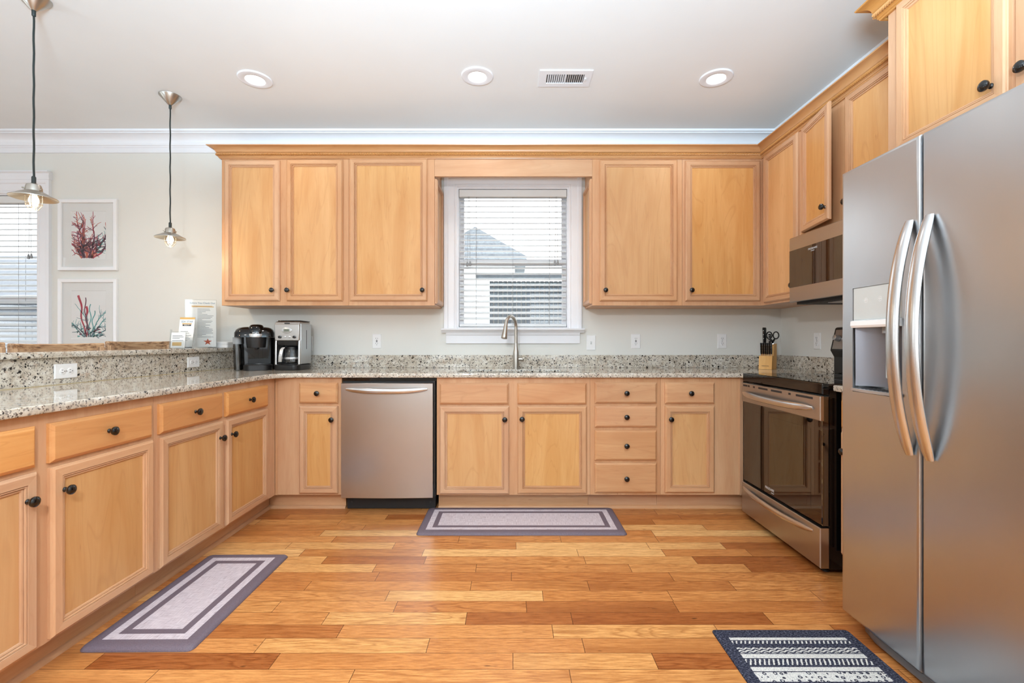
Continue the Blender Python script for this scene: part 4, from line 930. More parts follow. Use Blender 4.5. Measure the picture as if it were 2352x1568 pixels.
def flash_stand_in(x, y, zh, tgt, label):  # added unseen lamp, stands in for a flash above the camera
    th = thing('flash_stand_in', label, 'lamp', (x, y, 0)); c = (x, y, 0)
    MB().lathe([(0.14, 0.0005), (0.14, 0.012), (0.03, 0.025), (0.011, 0.04)], 28, c).build('base', M['nickel'], th)
    MB().lathe([(0.011, 0.03), (0.011, zh - 0.05)], 14, c).build('pole', M['nickel'], th)
    d = (Vector(tgt) - Vector((x, y, zh))).normalized(); q = d.to_track_quat('-Z', 'Y')
    A = Matrix.Translation((x, y, zh)) @ q.to_matrix().to_4x4()
    mb = MB(A); mb.lathe([(0.02, 0.14), (0.03, 0.13), (0.035, 0.08), (0.075, -0.03), (0.072, -0.03), (0.032, 0.07), (0.0, 0.08)], 28, cap1=False); mb.tube([(0, 0, 0.05), (0, -0.05, 0.02)], 0.01, 8); mb.build('shade', M['nickel'], th)
    l = bpy.data.lights.new('lamp_glow', 'SPOT'); l.energy = FLASH_POWER; l.spot_size = R(120); l.spot_blend = 0.35; l.color = (0.95, 0.97, 1.0); l.shadow_soft_size = 0.06
    o = bpy.data.objects.new('lamp_glow', l); C.objects.link(o); o.parent = th; o.location = Vector((0, 0, zh)) + d * 0.04; o.rotation_euler = q.to_euler()
flash_stand_in(-0.46, -0.25, 1.93, (0.0, 2.6, 0.3), 'added standing lamp in place of a camera flash, out of view')
uplighter(-0.1, -0.40, 'torchiere lamp added behind the camera to light the ceiling'); uplighter(-4.3, 0.0, 'torchiere lamp added out of view in the dining area', 0.14)

# ------------------------------------------------------------------ framed coral prints
CM = [plain('coral_crimson', lin(196, 62, 84), 0.8, 0, 0.35), plain('coral_orange', lin(222, 112, 84), 0.8, 0, 0.3), plain('coral_plum', lin(112, 52, 76), 0.8, 0, 0.3), plain('coral_teal', lin(104, 178, 178), 0.8, 0, 0.3), plain('coral_slate', lin(96, 128, 138), 0.8, 0, 0.3)]
def picture(x0, x1, z0, z1, label, seed, style):
    T = frame('B', (0, YW - 0.0005, 0)); th = thing('framed_print', label, 'picture', ((x0 + x1) / 2, YW, z0), 0, 'framed coral prints')
    k = 0.030
    f = MB(T); f.rects([(x0, x1, z0, z1, 0), (x0, x1, z0, z1, 0.020), (x0 + .003, x1 - .003, z0 + .003, z1 - .003, 0.024), (x0 + k - .004, x1 - k + .004, z0 + k - .004, z1 - k + .004, 0.022), (x0 + k, x1 - k, z0 + k, z1 - k, 0.016), (x0 + k, x1 - k, z0 + k, z1 - k, 0.006)], cap=False)
    f.build('frame', M['white_gloss'], th, smooth=0)
    m0 = (x0 + 0.096, x1 - 0.096, z0 + 0.092, z1 - 0.094)
    MB(T).rects([(x0 + k - .001, x1 - k + .001, z0 + k - .001, z1 - k + .001, 0.006), (x0 + k - .001, x1 - k + .001, z0 + k - .001, z1 - k + .001, 0.009), (m0[0] - .003, m0[1] + .003, m0[2] - .003, m0[3] + .003, 0.009), (*m0, 0.0065)], cap=False).build('mat_board', M['mat_board'], th, smooth=0)
    pr = MB(T).rects([(*m0, 0.004), (*m0, 0.0066)]).build('print', M['paper'], th, smooth=0)
    rnd = random.Random(seed); art = MB(T)
    def stroke(pts, r0, r1, mi):
        n = len(pts); L = []; Rr = []
        for i, p in enumerate(pts):
            q = (Vector(pts[min(i + 1, n - 1)]) - Vector(pts[max(i - 1, 0)])).normalized(); nn = Vector((-q.y, q.x)); r = r0 + (r1 - r0) * i / (n - 1)
            L.append(Vector(p) + nn * r); Rr.append(Vector(p) - nn * r)
        c = lambda q: (min(max(q.x, m0[0]), m0[1]), min(max(q.y, m0[2]), m0[3]), 0.0068 + 0.0002 * (mi % 3))
        art.add([c(q) for q in L] + [c(q) for q in Rr], [(i, i + 1, n + i + 1, n + i) for i in range(n - 1)], mi)
    def branch(p, ang, ln, r, depth, pick, bend=0.25):
        pts = [p]; a = ang; st = 5
        for i in range(st):
            a += rnd.uniform(-bend, bend); pts.append((pts[-1][0] + ln / st * math.cos(a), pts[-1][1] + ln / st * math.sin(a)))
        r1 = max(0.0013, r * 0.72); stroke(pts, r, r1, pick(pts[0]))
        if depth <= 0: return
        branch(pts[-1], a + rnd.uniform(-0.25, 0.25), ln * rnd.uniform(0.75, 0.95), r1, depth - 1, pick)
        for i in range(1, st):
            if rnd.random() < 0.62:
                branch(pts[i], a + rnd.choice((-1, 1)) * rnd.uniform(0.5, 0.95), ln * rnd.uniform(0.4, 0.65), r1 * 0.75, depth - 2 if depth > 2 else depth - 1, pick)
    cx = (m0[0] + m0[1]) / 2; w = m0[1] - m0[0]; h = m0[3] - m0[2]
    if style == 0:
        def pick(p):
            q = (p[0] - m0[0]) / w; v = rnd.random()
            if q > 0.66 and p[1] < m0[2] + 0.6 * h: return 3 if v < 0.45 else (2 if v < 0.75 else 0)
            return 0 if v < 0.5 else (1 if v < 0.72 else 2)
        for a, ln, r, dx in ((118, .085, .011, -.05), (103, .105, .010, -.03), (90, .115, .011, -.01), (76, .105, .010, .0), (55, .09, .010, .02), (34, .085, .008, .03), (138, .07, .009, -.05), (95, .10, .009, -.045), (66, .10, .008, .015)): branch((cx + dx, m0[2] + 0.008), R(a), ln, r, 4, pick)
    else:
        for dx, mi, hh in ((-.075, 0, .95), (-.03, 2, .9), (-.02, 0, .7), (.015, 3, .75), (.045, 3, .6)):
            n = 14; pts = [(cx + dx + (1 - i / n) * (-dx * 0.6) + 0.008 * math.sin(i * 0.8 + dx * 90), m0[2] + 0.012 + hh * (h - .03) * i / n) for i in range(n + 1)]
            stroke(pts, 0.004, 0.009 if mi == 0 else 0.004, mi)
        pick = lambda p: 3 if rnd.random() < 0.5 else 4
        for a, ln, dx in ((62, .11, .02), (40, .09, .03), (128, .08, -.02), (145, .075, -.03), (75, .10, .04), (105, .085, .0)): branch((cx + dx, m0[2] + 0.012), R(a), ln, .006, 3, pick)
        for i in range(26):
            p = (cx + rnd.uniform(-.10, .10), m0[2] + rnd.uniform(0.015, .10)); stroke([p, (p[0] + rnd.uniform(.01, .03), p[1] + rnd.uniform(-.006, .012))], 0.007, 0.003, rnd.choice((3, 4, 3, 2)))
    art.build('coral_drawing', CM, pr, smooth=0)
    MB(T).rects([(x0 + k - .001, x1 - k + .001, z0 + k - .001, z1 - k + .001, 0.012), (x0 + k - .001, x1 - k + .001, z0 + k - .001, z1 - k + .001, 0.0135)]).build('glazing', M['pic_glass'], th, smooth=0)
picture(-3.563, -3.101, 1.677, 2.237, 'white framed print of a bushy crimson coral, upper of the two on the wall', 4, 0)
picture(-3.563, -3.101, 1.052, 1.612, 'white framed print of red and teal seaweed-like corals, lower of the two', 9, 1)

# ------------------------------------------------------------------ mats and rug
def floor_mat_thing(name, label, cx, cy, hx, hy, rotz=0.0):
    mb = MB(); r = 0.022
    secs = [[(p[0], p[1], z) for p in rrect(-hx + e, hx - e, -hy + e, hy - e, r, 4)] for e, z in ((0.0, 0.0005), (0.0, 0.004), (0.006, 0.012), (0.014, 0.0155), (0.03, 0.016))]
    mb.loft(secs); o = mb.build(name, mat_pattern(name + '_weave', hx, hy), smooth=50); o.location = (cx, cy, 0); o.rotation_euler = (0, 0, rotz)
    return tag(o, label, 'mat', 'cushioned kitchen mats')
floor_mat_thing('kitchen_mat', 'grey mauve bordered cushion mat lying in front of the sink cabinet', 0.056, 2.872, 0.612, 0.210)
floor_mat_thing('kitchen_mat', 'grey mauve bordered cushion mat lying along the peninsula cabinets', -1.365, 2.035, 0.206, 0.372, R(0.5))
rmb = MB(); rmb.loft([[(p[0], p[1], z) for p in rrect(-0.262 + e, 0.262 - e, -0.40 + e, 0.40 - e, 0.012, 3)] for e, z in ((0, 0.0005), (0, 0.005), (0.003, 0.007), (0.008, 0.0075))])
rug = rmb.build('rug', rug_pattern('navy_striped_rug', 0.262, 0.40), smooth=50); rug.location = (1.033, 1.385, 0)
tag(rug, 'navy blue and cream striped rug in front of the refrigerator', 'rug')

# ------------------------------------------------------------------ pod coffee maker
def put(th, rel): return rel
kx, ky = -1.875, 3.375
km = thing('pod_coffee_maker', 'black single cup pod coffee maker with silver lever, on the worktop corner', 'coffee maker', (kx, ky, ZT), R(24))
def L(): return MB()
# rear column, side wall, base and head: all one black body with an open front bay
kb = L()
kb.loft([rr(0.225, 0.145, 0.04, 0.002, 6, 0.008, 0.055), rr(0.235, 0.150, 0.04, 0.10, 6, 0.006, 0.055), rr(0.248, 0.155, 0.045, 0.22, 6, 0.002, 0.055), rr(0.250, 0.155, 0.045, 0.235, 6, 0.002, 0.055)])
hs = [(0.236, 0.250, 0.275, 0.05, 0.0), (0.268, 0.252, 0.27, 0.055, 0.002), (0.290, 0.235, 0.25, 0.06, 0.005), (0.304, 0.205, 0.22, 0.06, 0.01), (0.310, 0.16, 0.18, 0.05, 0.015)]
kb.loft([rr(w, d_, r_, z, 6, 0.0, cy_) for z, w, d_, r_, cy_ in hs])
kb.build('body', M['gloss'], km, local=True)
L().box(-0.045, 0.10, -0.0195, -0.016, 0.045, 0.232).build('bay_back', M['matte'], km, local=True)
L().loft([rr(0.050, 0.165, 0.022, 0.004, 6, -0.104, 0.0), rr(0.052, 0.170, 0.022, 0.15, 6, -0.108, 0.0), rr(0.050, 0.170, 0.022, 0.19, 6, -0.110, 0.0)]).build('reservoir', M['smoke'], km, local=True)
L().loft([rr(0.0535, 0.174, 0.023, 0.188, 6, -0.109, 0.0), rr(0.0545, 0.176, 0.023, 0.236, 6, -0.110, 0.0)]).build('reservoir_collar', M['grey_plastic'], km, local=True)
dt = L().loft([rr(0.182, 0.165, 0.05, 0.001, 8, 0.020, -0.055), rr(0.184, 0.168, 0.05, 0.036, 8, 0.020, -0.055), rr(0.172, 0.156, 0.046, 0.042, 8, 0.020, -0.055)]).build('drip_tray', M['black'], km, local=True)
L().loft([rr(0.118, 0.10, 0.045, 0.162, 8, 0.012, -0.085), rr(0.128, 0.112, 0.05, 0.20, 8, 0.012, -0.085), rr(0.132, 0.118, 0.052, 0.238, 8, 0.012, -0.085)]).build('brew_head', M['black'], km, local=True)
L().lathe([(0.010, 0.150), (0.014, 0.163)], 14, (0.012, -0.085, 0)).build('spout', M['black'], km, local=True)
lv = L().loft([[(0.012 + 0.070 * math.sin(R(a)) * s_, -0.085 - 0.062 * math.cos(R(a)) * s_, z) for a in range(-100, 101, 20)] + [(0.012 + 0.052 * math.sin(R(a)) * s_, -0.085 - 0.046 * math.cos(R(a)) * s_, z) for a in range(100, -101, -20)] for z, s_ in ((0.236, 0.99), (0.240, 1.0), (0.256, 1.0), (0.260, 0.98))]).build('lever_band', M['silver'], km, local=True)
L().loft([rr(0.104, 0.125, 0.045, 0.250, 8, 0.012, -0.080), rr(0.106, 0.128, 0.046, 0.275, 8, 0.012, -0.078), rr(0.098, 0.118, 0.045, 0.305, 8, 0.012, -0.072), rr(0.080, 0.095, 0.04, 0.322, 8, 0.012, -0.066), rr(0.05, 0.06, 0.025, 0.328, 8, 0.012, -0.060)]).build('lid', M['gloss'], km, local=True)
text(km, 'KEURIG', 0.0125, (0.012, -0.1425, 0.2665), (R(90), 0, 0), M['letter'])
bt_ = L()
for x_ in (0.085, 0.100): bt_.rects([(x_, x_ + 0.009, -0.115, -0.111, 0.262), (x_, x_ + 0.009, -0.115, -0.111, 0.2645)])
bt_.build('button', M['silver'], km, local=True)
# cords of the coffee makers
cd = MB(); cd.tube([(-1.775, 3.47, ZT + 0.02), (-1.735, 3.50, ZT + 0.012), (-1.70, 3.53, ZT + 0.03), (-1.695, 3.58, ZT + 0.10), (-1.700, 3.612, ZT + 0.170), (-1.7, 3.634, ZT + 0.175)], 0.0035, 8)
cd.build('power_cord', M['black'], km, origin=None, local=False)
cdo = [o for o in km.children if o.name.startswith('power_cord')][0]
cdo.matrix_local = Matrix.Rotation(R(-24), 4, 'Z')

# ------------------------------------------------------------------ drip coffee maker
dx_, dy_ = -1.614, 3.395
dm_ = thing('drip_coffee_maker', 'stainless steel and black drip coffee maker with glass carafe, beside the pod machine', 'coffee maker', (dx_, dy_, ZT))
b_ = L().loft([rr(0.186, 0.235, 0.05, 0.001, 8, 0, 0.0), rr(0.190, 0.240, 0.05, 0.012, 8, 0, 0.0), rr(0.188, 0.238, 0.05, 0.036, 8, 0, 0.0), rr(0.172, 0.222, 0.045, 0.042, 8, 0, 0)]).build('base', M['black'], dm_, local=True)
L().lathe([(0.062, 0.042), (0.062, 0.046), (0.055, 0.047)], 24, (0, -0.03, 0)).build('warming_plate', M['matte'], dm_, local=True)
L().box(-0.080, 0.080, 0.045, 0.108, 0.04, 0.335).build('tower', M['black'], dm_, local=True)
for s_ in (-1, 1):
    xa, xb = (0.0845, 0.093) if s_ > 0 else (-0.093, -0.0845)
    L().box(xa, xb, -0.065, 0.100, 0.043, 0.335).build('side_panel', M['steelZ'], dm_, local=True, bevel=0.002)
L().box(0.0928, 0.0940, 0.020, 0.025, 0.15, 0.29).build('water_gauge', M['slot'], dm_, local=True)
pil = L()
for s_ in (-1, 1): pil.tube([(s_ * 0.083, -0.075, 0.042), (s_ * 0.084, -0.072, 0.20), (s_ * 0.084, -0.070, 0.215)], 0.009, 10)
pil.build('pillar', M['handle'], dm_, local=True)
hd2 = L().loft([[(-0.088, -0.085, 0.212), (0.088, -0.085, 0.212), (0.088, 0.06, 0.212), (-0.088, 0.06, 0.212)], [(-0.090, -0.088, 0.325), (0.090, -0.088, 0.325), (0.090, 0.06, 0.325), (-0.090, 0.06, 0.325)], [(-0.088, -0.078, 0.344), (0.088, -0.078, 0.344), (0.088, 0.10, 0.344), (-0.088, 0.10, 0.344)], [(-0.080, -0.060, 0.352), (0.080, -0.060, 0.352), (0.080, 0.10, 0.352), (-0.080, 0.10, 0.352)]]).build('housing', M['steelX'], dm_, smooth=20, local=True, bevel=0.004)
L().box(-0.082, 0.082, -0.050, 0.108, 0.3515, 0.359).build('lid', M['gloss'], dm_, local=True, bevel=0.003)
AY = Matrix.Rotation(R(90), 4, 'X')
L().lathe([(0.036, 0), (0.036, 0.004), (0.033, 0.005)], 28, (0.0, -0.0865, 0.286), axis=AY @ Matrix.Scale(0.62, 4, (0, 1, 0))).build('clock_bezel', M['silver'], dm_, local=True)
L().box(-0.020, 0.020, -0.0935, -0.0915, 0.277, 0.295).build('clock_display', M['lcd'], dm_, local=True)
text(dm_, '10:29', 0.012, (0, -0.0938, 0.286), (R(90), 0, 0), M['dark_ink'])
for x_ in (-0.050, 0.054): L().lathe([(0.010, 0), (0.010, 0.010), (0.007, 0.012)], 14, (x_, -0.086, 0.238), axis=AY).build('dial', M['black'], dm_, local=True)
for x_ in (-0.014, 0.018): L().lathe([(0.008, 0), (0.008, 0.004), (0.006, 0.005)], 14, (x_, -0.086, 0.239), axis=AY).build('button', M['silver'], dm_, local=True)
L().box(-0.018, 0.018, -0.0865, -0.080, 0.334, 0.340).build('lid_latch', M['slot'], dm_, local=True)
L().loft([rr(0.15, 0.10, 0.02, 0.180, 5, 0, -0.028), rr(0.165, 0.115, 0.02, 0.211, 5, 0, -0.025)]).build('filter_basket', M['black'], dm_, local=True)
cf = L().lathe([(0.050, 0.048), (0.058, 0.056), (0.060, 0.085), (0.052, 0.125), (0.040, 0.150), (0.040, 0.156)], 28, (0.012, -0.03, 0), cap1=False).build('carafe', M['glass'], dm_, local=True)
L().lathe([(0.042, 0.150), (0.042, 0.166), (0.030, 0.172), (0.005, 0.174)], 24, (0.012, -0.03, 0)).build('carafe_lid', M['black'], cf, local=True)
L().lathe([(0.0605, 0.078), (0.0615, 0.080), (0.0610, 0.090), (0.0598, 0.092)], 28, (0.012, -0.03, 0), cap0=False, cap1=False).build('carafe_band', M['silver'], cf, local=True)
L().loft([[(x_ - w_, y_ - 0.004, z), (x_ + w_, y_ - 0.004, z), (x_ + w_, y_ + 0.016, z), (x_ - w_, y_ + 0.016, z)] for x_, y_, z, w_ in ((-0.040, -0.104, 0.058, 0.013), (-0.038, -0.106, 0.10, 0.013), (-0.030, -0.100, 0.150, 0.012), (-0.022, -0.085, 0.166, 0.012))]).build('carafe_handle', M['handle'], cf, local=True, bevel=0.003)
L().loft([[(x_ - w_, y_, z), (x_ + w_, y_, z), (x_ + w_, y_ + 0.018, z), (x_ - w_, y_ + 0.018, z)] for x_, y_, z, w_ in ((-0.056, -0.088, 0.06, 0.006), (-0.054, -0.09, 0.10, 0.006), (-0.044, -0.08, 0.155, 0.006))]).build('carafe_grip', M['black'], cf, local=True)

# ------------------------------------------------------------------ knife block
kb_ = thing('knife_block', 'pale wooden block bristling with black handled knives, in the worktop corner', 'knife block', (1.905, 3.44, ZT), R(-44))
w2 = 0.044
L().loft([[(-w2, -0.062, 0.001), (w2, -0.062, 0.001), (w2, 0.062, 0.001), (-w2, 0.062, 0.001)], [(-w2, -0.050, 0.100), (w2, -0.050, 0.100), (w2, 0.068, 0.100), (-w2, 0.068, 0.100)]]).build('block', M['shelfwood'], kb_, smooth=0, local=True)
L().loft([[(-w2, -0.016, 0.1005), (w2, -0.016, 0.1005), (w2, 0.068, 0.1005), (-w2, 0.068, 0.1005)], [(-w2, -0.000, 0.178), (w2, -0.000, 0.178), (w2, 0.068, 0.190), (-w2, 0.068, 0.190)]]).build('block_top', M['shelfwood'], kb_, smooth=0, local=True)
mk = L(); mk.rects([(-0.022, 0.022, 0, 0.005, 0), (-0.022, 0.022, 0, 0.005, 0.0006)]); mk.T = Matrix()
text(kb_, 'FARBERWARE', 0.0085, (0, -0.0598, 0.026), (R(83), 0, 0), M['dark_ink'], sx=0.9)
def knife(label, x, y, z, ln, r, tilt, big=False):
    o = thing('kitchen_knife' if big else 'steak_knife', label, 'knife', kb_.matrix_basis @ Vector((x, y, z)) if False else tuple(Matrix.Translation((1.905, 3.44, ZT)) @ Matrix.Rotation(R(-44), 4, 'Z') @ Vector((x, y, z))), R(-44), None if big else 'steak knives in the block')
    up = lambda t, dy=0: (0, dy + t * math.sin(tilt), t * math.cos(tilt))
    secs = []
    for t_, hw, hd3 in ((0.0, 0.62, 0.9), (ln * 0.12, 0.7, 1.0), (ln * 0.4, 0.75, 1.05), (ln * 0.75, 0.75, 0.95), (ln * 0.93, 0.8, 1.2), (ln, 0.7, 0.9)):
        p = up(t_); secs.append([(r * hw * math.cos(R(a)), p[1] + r * hd3 * 1.35 * math.sin(R(a)), p[2]) for a in range(0, 360, 36)])
    h = L().loft(secs).build('grip', M['black'], o, local=True)
    rv = L()
    for q in (0.3, 0.55, 0.8):
        p = up(ln * q); rv.lathe([(0.0022 if big else 0.0014, 0), (0.0018 if big else 0.001, 0.001)], 8, (0, p[1] - r * 1.36, p[2]), axis=AY)
    rv.build('rivet', M['chrome'], h, local=True)
    L().box(-0.0008, 0.0008, -r * 0.9, r * 0.9, -0.012, 0.004).build('blade', M['chrome'], o, local=True)
    return o
SK = ['first', 'second', 'third', 'fourth', 'fifth', 'sixth']
for k in range(6):
    knife('black steak knife, %s in the lower row counting from the chef knife side' % SK[k], -0.034 + 0.0136 * k, -0.033, 0.1125, 0.084, 0.0076, -0.10)
knife('big black chef knife handle standing tallest in the wooden block', -0.026, 0.020, 0.193, 0.118, 0.0160, -0.06, True)
knife('black paring knife handle in the block beside the scissors', 0.012, 0.012, 0.193, 0.070, 0.0110, -0.06, True)
sx_ = thing('kitchen_scissors', 'black handled scissors standing in the wooden knife block', 'scissors', tuple(Matrix.Translation((1.905, 3.44, ZT)) @ Matrix.Rotation(R(-44), 4, 'Z') @ Vector((0.022, 0.045, 0.190))), R(-30))
for s_ in (-1, 1):
    g2 = L(); g2.tube([(s_ * (0.026 + 0.018 * math.cos(R(a))) - 0.004 * s_, 0, 0.062 + 0.026 * math.sin(R(a)) + 0.10 * 0) for a in range(0, 361, 20)], 0.0042, 8)
    g2.tube([(s_ * 0.016, 0, 0.040), (s_ * 0.006, 0, 0.022), (-s_ * 0.003, 0, 0.002)], [0.005, 0.007, 0.006], 8)
    g2.build('grip', M['black'], sx_, local=True)
L().box(-0.007, 0.007, -0.0015, 0.0015, -0.004, 0.014).build('blade', M['chrome'], sx_, local=True)

# ------------------------------------------------------------------ leaflets on the bar
ZBAR = 1.0725
sg = thing('sign_holder', 'tall clear acrylic sign holder with a printed checklist, standing on the bar', 'sign', (-2.292, 3.40, ZBAR), R(14))
TS = Matrix(((1, 0, 0, 0), (0, 0, -1, 0), (0, 1, 0, 0), (0, 0, 0, 1)))
L().box(-0.103, 0.103, -0.0035, 0.0035, 0.004, 0.356).build('acrylic_sleeve', M['acrylic'], sg, local=True)
L().box(-0.103, 0.103, -0.050, 0.050, 0.0005, 0.004).build('foot_plate', M['acrylic'], sg, local=True)
ps = L().box(-0.100, 0.100, -0.0008, 0.0008, 0.008, 0.352).build('sheet', M['paper'], sg, local=True)
pt = L().box(-0.06, 0.085, -0.0014, -0.0008, 0.300, 0.306).box(-0.06, 0.075, -0.0014, -0.0008, 0.307, 0.311).build('sand_band', M['sand'], ps, local=True)
text(ps, 'Before You Check Out', 0.0175, (0.01, -0.0016, 0.330), (R(90), 0, 0), M['blue_ink'])
il = L(); rn = random.Random(3); z = 0.285
while z > 0.075:
    ww = rn.uniform(0.05, 0.105) if rn.random() > 0.2 else 0.03; il.box(-0.022, -0.022 + ww, -0.0014, -0.0008, z, z + 0.0028); z -= 0.0098
il.build('text_lines', M['ink'], ps, local=True)
sh = L(); 
for k in range(5):
    a = R(90 + 72 * k); sh.add([(0.045 + 0.030 * math.cos(a), -0.0014, 0.045 + 0.026 * math.sin(a)), (0.045 + 0.011 * math.cos(a + .62), -0.0014, 0.045 + 0.011 * math.sin(a + .62)), (0.045, -0.0014, 0.045), (0.045 + 0.011 * math.cos(a - .62), -0.0014, 0.045 + 0.011 * math.sin(a - .62))], [(0, 1, 2, 3)])
sh.build('starfish_print', M['redp'], ps, local=True)
bh = thing('brochure_holder', 'clear acrylic rack holding one tall leaflet, on the bar in front of the sign', 'brochure holder', (-2.285, 3.22, ZBAR), R(10))
th_ = R(12)
TL = Matrix.Rotation(-th_, 4, 'X')
L().box(-0.052, 0.052, -0.030, 0.040, 0.0005, 0.003).build('foot_plate', M['acrylic'], bh, local=True)
a1 = MB(TL); a1.box(-0.052, 0.052, 0.010, 0.012, 0.002, 0.15); a1.box(-0.052, 0.052, -0.012, -0.010, 0.002, 0.075); a1.box(-0.054, -0.052, -0.012, 0.012, 0.002, 0.10); a1.box(0.052, 0.054, -0.012, 0.012, 0.002, 0.10)
a1.build('pocket', M['acrylic'], bh, local=True)
MB(TL).box(-0.050, 0.050, -0.0095, -0.006, 0.0025, 0.008).build('pocket_clip', M['dark_ink'], bh, local=True)
lf = thing('leaflet', 'white tall leaflet with a sand coloured top band, in the acrylic rack', 'leaflet', (-2.285, 3.22, ZBAR), R(10))
lp = MB(TL).box(-0.048, 0.048, -0.003, 0.004, 0.004, 0.222).build('paper_stack', M['paper'], lf, local=True)
MB(TL).box(-0.048, 0.048, -0.0036, -0.003, 0.208, 0.222).build('top_band', M['sand'], lp, local=True)
def on(z, y=-0.0038): return tuple(TL @ Vector((0, y, z)))
text(lp, 'SEA STAR', 0.019, on(0.190), (R(90) - th_, 0, 0), M['blue_ink'], sx=0.95)
MB(TL).box(-0.030, 0.030, -0.0036, -0.003, 0.172, 0.179).build('wave_band', M['sand'], lp, local=True)
MB(TL).box(-0.027, 0.027, -0.0036, -0.003, 0.160, 0.170).build('name_band', M['dark_ink'], lp, local=True)
text(lp, 'REALTY', 0.010, on(0.165), (R(90) - th_, 0, 0), M['letter'])
il = MB(TL)
for z in (0.118, 0.106, 0.090, 0.078, 0.066, 0.054): il.box(-0.034, 0.034 - (z * 100 % 3) * 0.008, -0.0035, -0.003, z, z + 0.003)
il.build('text_lines', M['ink'], lp, local=True)
ch = thing('card_holder', 'short clear acrylic stand with a printed card, in front of the tall leaflet', 'card holder', (-2.245, 3.10, ZBAR), R(6))
TC = Matrix.Rotation(R(-8), 4, 'X')
cc = MB(TC); cc.box(-0.046, 0.046, 0.003, 0.005, 0.001, 0.118); cc.box(-0.046, 0.046, -0.016, -0.0145, 0.001, 0.05); cc.box(-0.048, -0.046, -0.016, 0.005, 0.001, 0.128); cc.build('pocket', M['acrylic'], ch, local=True)
cs = MB(TC).box(-0.044, 0.044, -0.006, -0.004, 0.004, 0.108).build('card', M['paper'], ch, local=True)
il = MB(TC)
for z in (0.085, 0.076, 0.067, 0.052): il.box(-0.036, 0.034 - (z * 1000 % 4) * 0.008, -0.0066, -0.006, z, z + 0.0032)
il.build('text_lines', M['ink'], cs, local=True)
MB(TC).box(-0.034, 0.024, -0.0066, -0.006, 0.018, 0.042).build('shell_print', M['sand'], cs, local=True)
L().box(-0.046, 0.046, -0.022, 0.03, 0.0005, 0.0025).build('foot_plate', M['acrylic'], ch, local=True)
wb = thing('notepad_box', 'low white plastic box lying on the bar beside the sign', 'box', (-2.225, 3.535, ZBAR), R(8))
L().loft([rr(0.14, 0.12, 0.015, 0.0005), rr(0.14, 0.12, 0.015, 0.022)]).build('lower_tray', M['plate'], wb, local=True, bevel=0.002)
L().loft([rr(0.136, 0.116, 0.015, 0.0225), rr(0.140, 0.12, 0.015, 0.026), rr(0.140, 0.12, 0.015, 0.042), rr(0.13, 0.11, 0.015, 0.046)]).build('lid', M['plate'], wb, local=True)

# ------------------------------------------------------------------ bar stools (backs show above the bar)
def stool(y, label, lift=0.0, rot=0.0):
    th = thing('bar_stool', label, 'stool', (-2.555, y, 0), rot, 'bar stools'); zt = 1.118 + lift
    N = 10; secs = []
    for k in range(N + 1):
        q = -1 + 2 * k / N; yy = 0.272 * q; xx = -0.105 + 0.055 * q * q - 0.02; zz_ = zt + 0.004 * (q * q) - 0.006
        secs.append([(xx - 0.014, yy, zz_ - 0.06), (xx + 0.014, yy, zz_ - 0.06), (xx + 0.015, yy, zz_ - 0.006), (xx + 0.009, yy, zz_), (xx - 0.009, yy, zz_), (xx - 0.015, yy, zz_ - 0.006)])
    MB().loft(secs).build('top_rail', M['rattan'], th, local=True)
    for s_ in (-1, 1):
        MB().tube([(-0.065, s_ * 0.258, zt - 0.03), (-0.03, s_ * 0.235, 0.72), (-0.06, s_ * 0.22, 0.40), (-0.11, s_ * 0.22, 0.0)], 0.019, 8).build('rear_leg', M['stoolz'], th, local=True)
        MB().tube([(0.19, s_ * 0.20, 0.70), (0.205, s_ * 0.215, 0.0)], 0.019, 8).build('front_leg', M['stoolz'], th, local=True)
    for z_ in (0.96, 0.86): MB().loft([[(p[0] + 0.01, p[1] * 0.92, p[2] - (zt - 0.06) + z_) for p in s_] for s_ in secs]).build('back_slat', M['rattan'], th, local=True)
    MB().loft([rr(0.34, 0.46, 0.04, 0.70, 5, 0.065, 0), rr(0.36, 0.48, 0.04, 0.72, 5, 0.065, 0), rr(0.34, 0.46, 0.04, 0.745, 5, 0.065, 0)]).build('seat', M['rattan'], th, local=True)
    fr_ = MB()
    for s_ in (-1, 1): fr_.tube([(-0.085, s_ * 0.22, 0.25), (0.20, s_ * 0.21, 0.25)], 0.012, 8)
    fr_.tube([(0.20, -0.21, 0.22), (0.20, 0.21, 0.22)], 0.012, 8); fr_.build('footrest', M['stoolz'], th, local=True)
stool(3.265, 'weathered wooden bar stool in the row behind the bar, nearest the back wall', 0.006)
stool(2.685, 'weathered wooden bar stool behind the bar, in the middle of the row', -0.006)
stool(2.105, 'weathered wooden bar stool behind the bar, farthest from the back wall', 0.0)

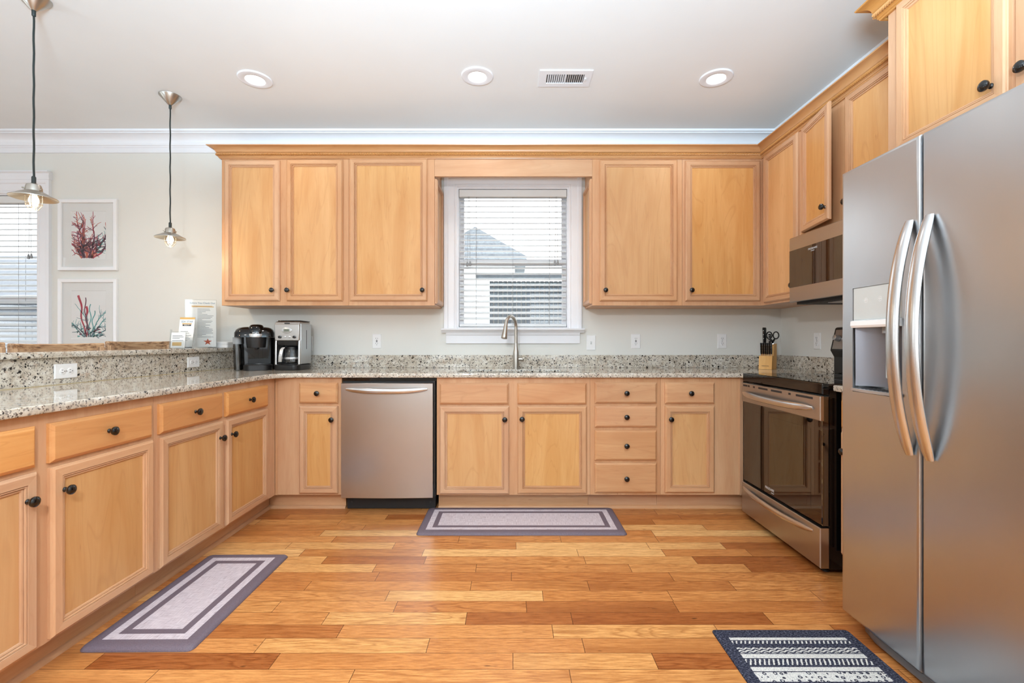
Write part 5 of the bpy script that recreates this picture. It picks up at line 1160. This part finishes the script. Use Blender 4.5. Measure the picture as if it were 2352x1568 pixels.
# ------------------------------------------------------------------ outside the windows
def ext(name, mb, mat, label, cat, origin): return tag(mb.build(name, mat, None, origin, smooth=0), label, cat)
struct(MB().box(-30, 30, YW + 0.3, 40, -0.6, -0.5).build('ground', plain('outdoor_ground', lin(205, 208, 205), 0.9, 0, 0.3)))
shed_m = plain('dark_shed_boards', lin(84, 94, 104), 0.9, 0, 0.3)
fn = thing('garden_shed', 'dark board shed with a sloping roof outside the window above the sink', 'shed', (0.4, 7.0, -0.5))
for k in range(24):
    x_ = -0.32 + k * 0.066; MB().box(x_, x_ + 0.048, 6.6, 6.63, -0.5, 1.98).build('board', shed_m, fn, smooth=0)
MB().box(-0.32, 1.27, 6.64, 8.4, -0.5, 1.98).build('shed_wall', plain('pale_shed_wall', lin(226, 228, 228), 0.8), fn, smooth=0)
MB().loft([[(x_, 6.35, 1.99), (x_, 6.35, 2.05), (x_, 8.6, 2.35), (x_, 8.6, 2.29)] for x_ in (-0.5, 1.45)]).build('shed_roof', plain('grey_shingle', lin(100, 108, 116), 0.9, 0, 0.3), fn, smooth=0)
hs_ = thing('neighbour_house', 'pale house with a gable roof far outside the window above the sink', 'house', (-1.4, 17, -0.5))
MB().box(-2.6, 0.1, 16, 20, -0.5, 4.1).build('house_wall', plain('pale_siding', lin(236, 238, 238), 0.8), hs_, smooth=0)
MB().loft([[(-3.0, y_, 4.0), (-1.25, y_, 5.0), (0.5, y_, 4.0), (0.5, y_, 3.9), (-3.0, y_, 3.9)] for y_ in (15.6, 20.4)]).build('house_roof', plain('pale_shingle', lin(150, 158, 166), 0.9, 0, 0.3), hs_, smooth=0)
h2 = thing('brick_house', 'grey house wall seen through the dining window blind', 'house', (-8, 8, -0.5))
MB().box(-14, -5.2, 7.2, 12, -0.5, 1.75).build('house_wall', plain('grey_siding', lin(88, 98, 110), 0.9, 0, 0.3), h2, smooth=0)
MB().loft([[(x_, 6.9, 1.75), (x_, 9.6, 2.9), (x_, 12.3, 1.75)] for x_ in (-14.3, -4.9)]).build('house_roof', plain('pale_roof', lin(150, 158, 168), 0.9, 0, 0.2), h2, smooth=0)
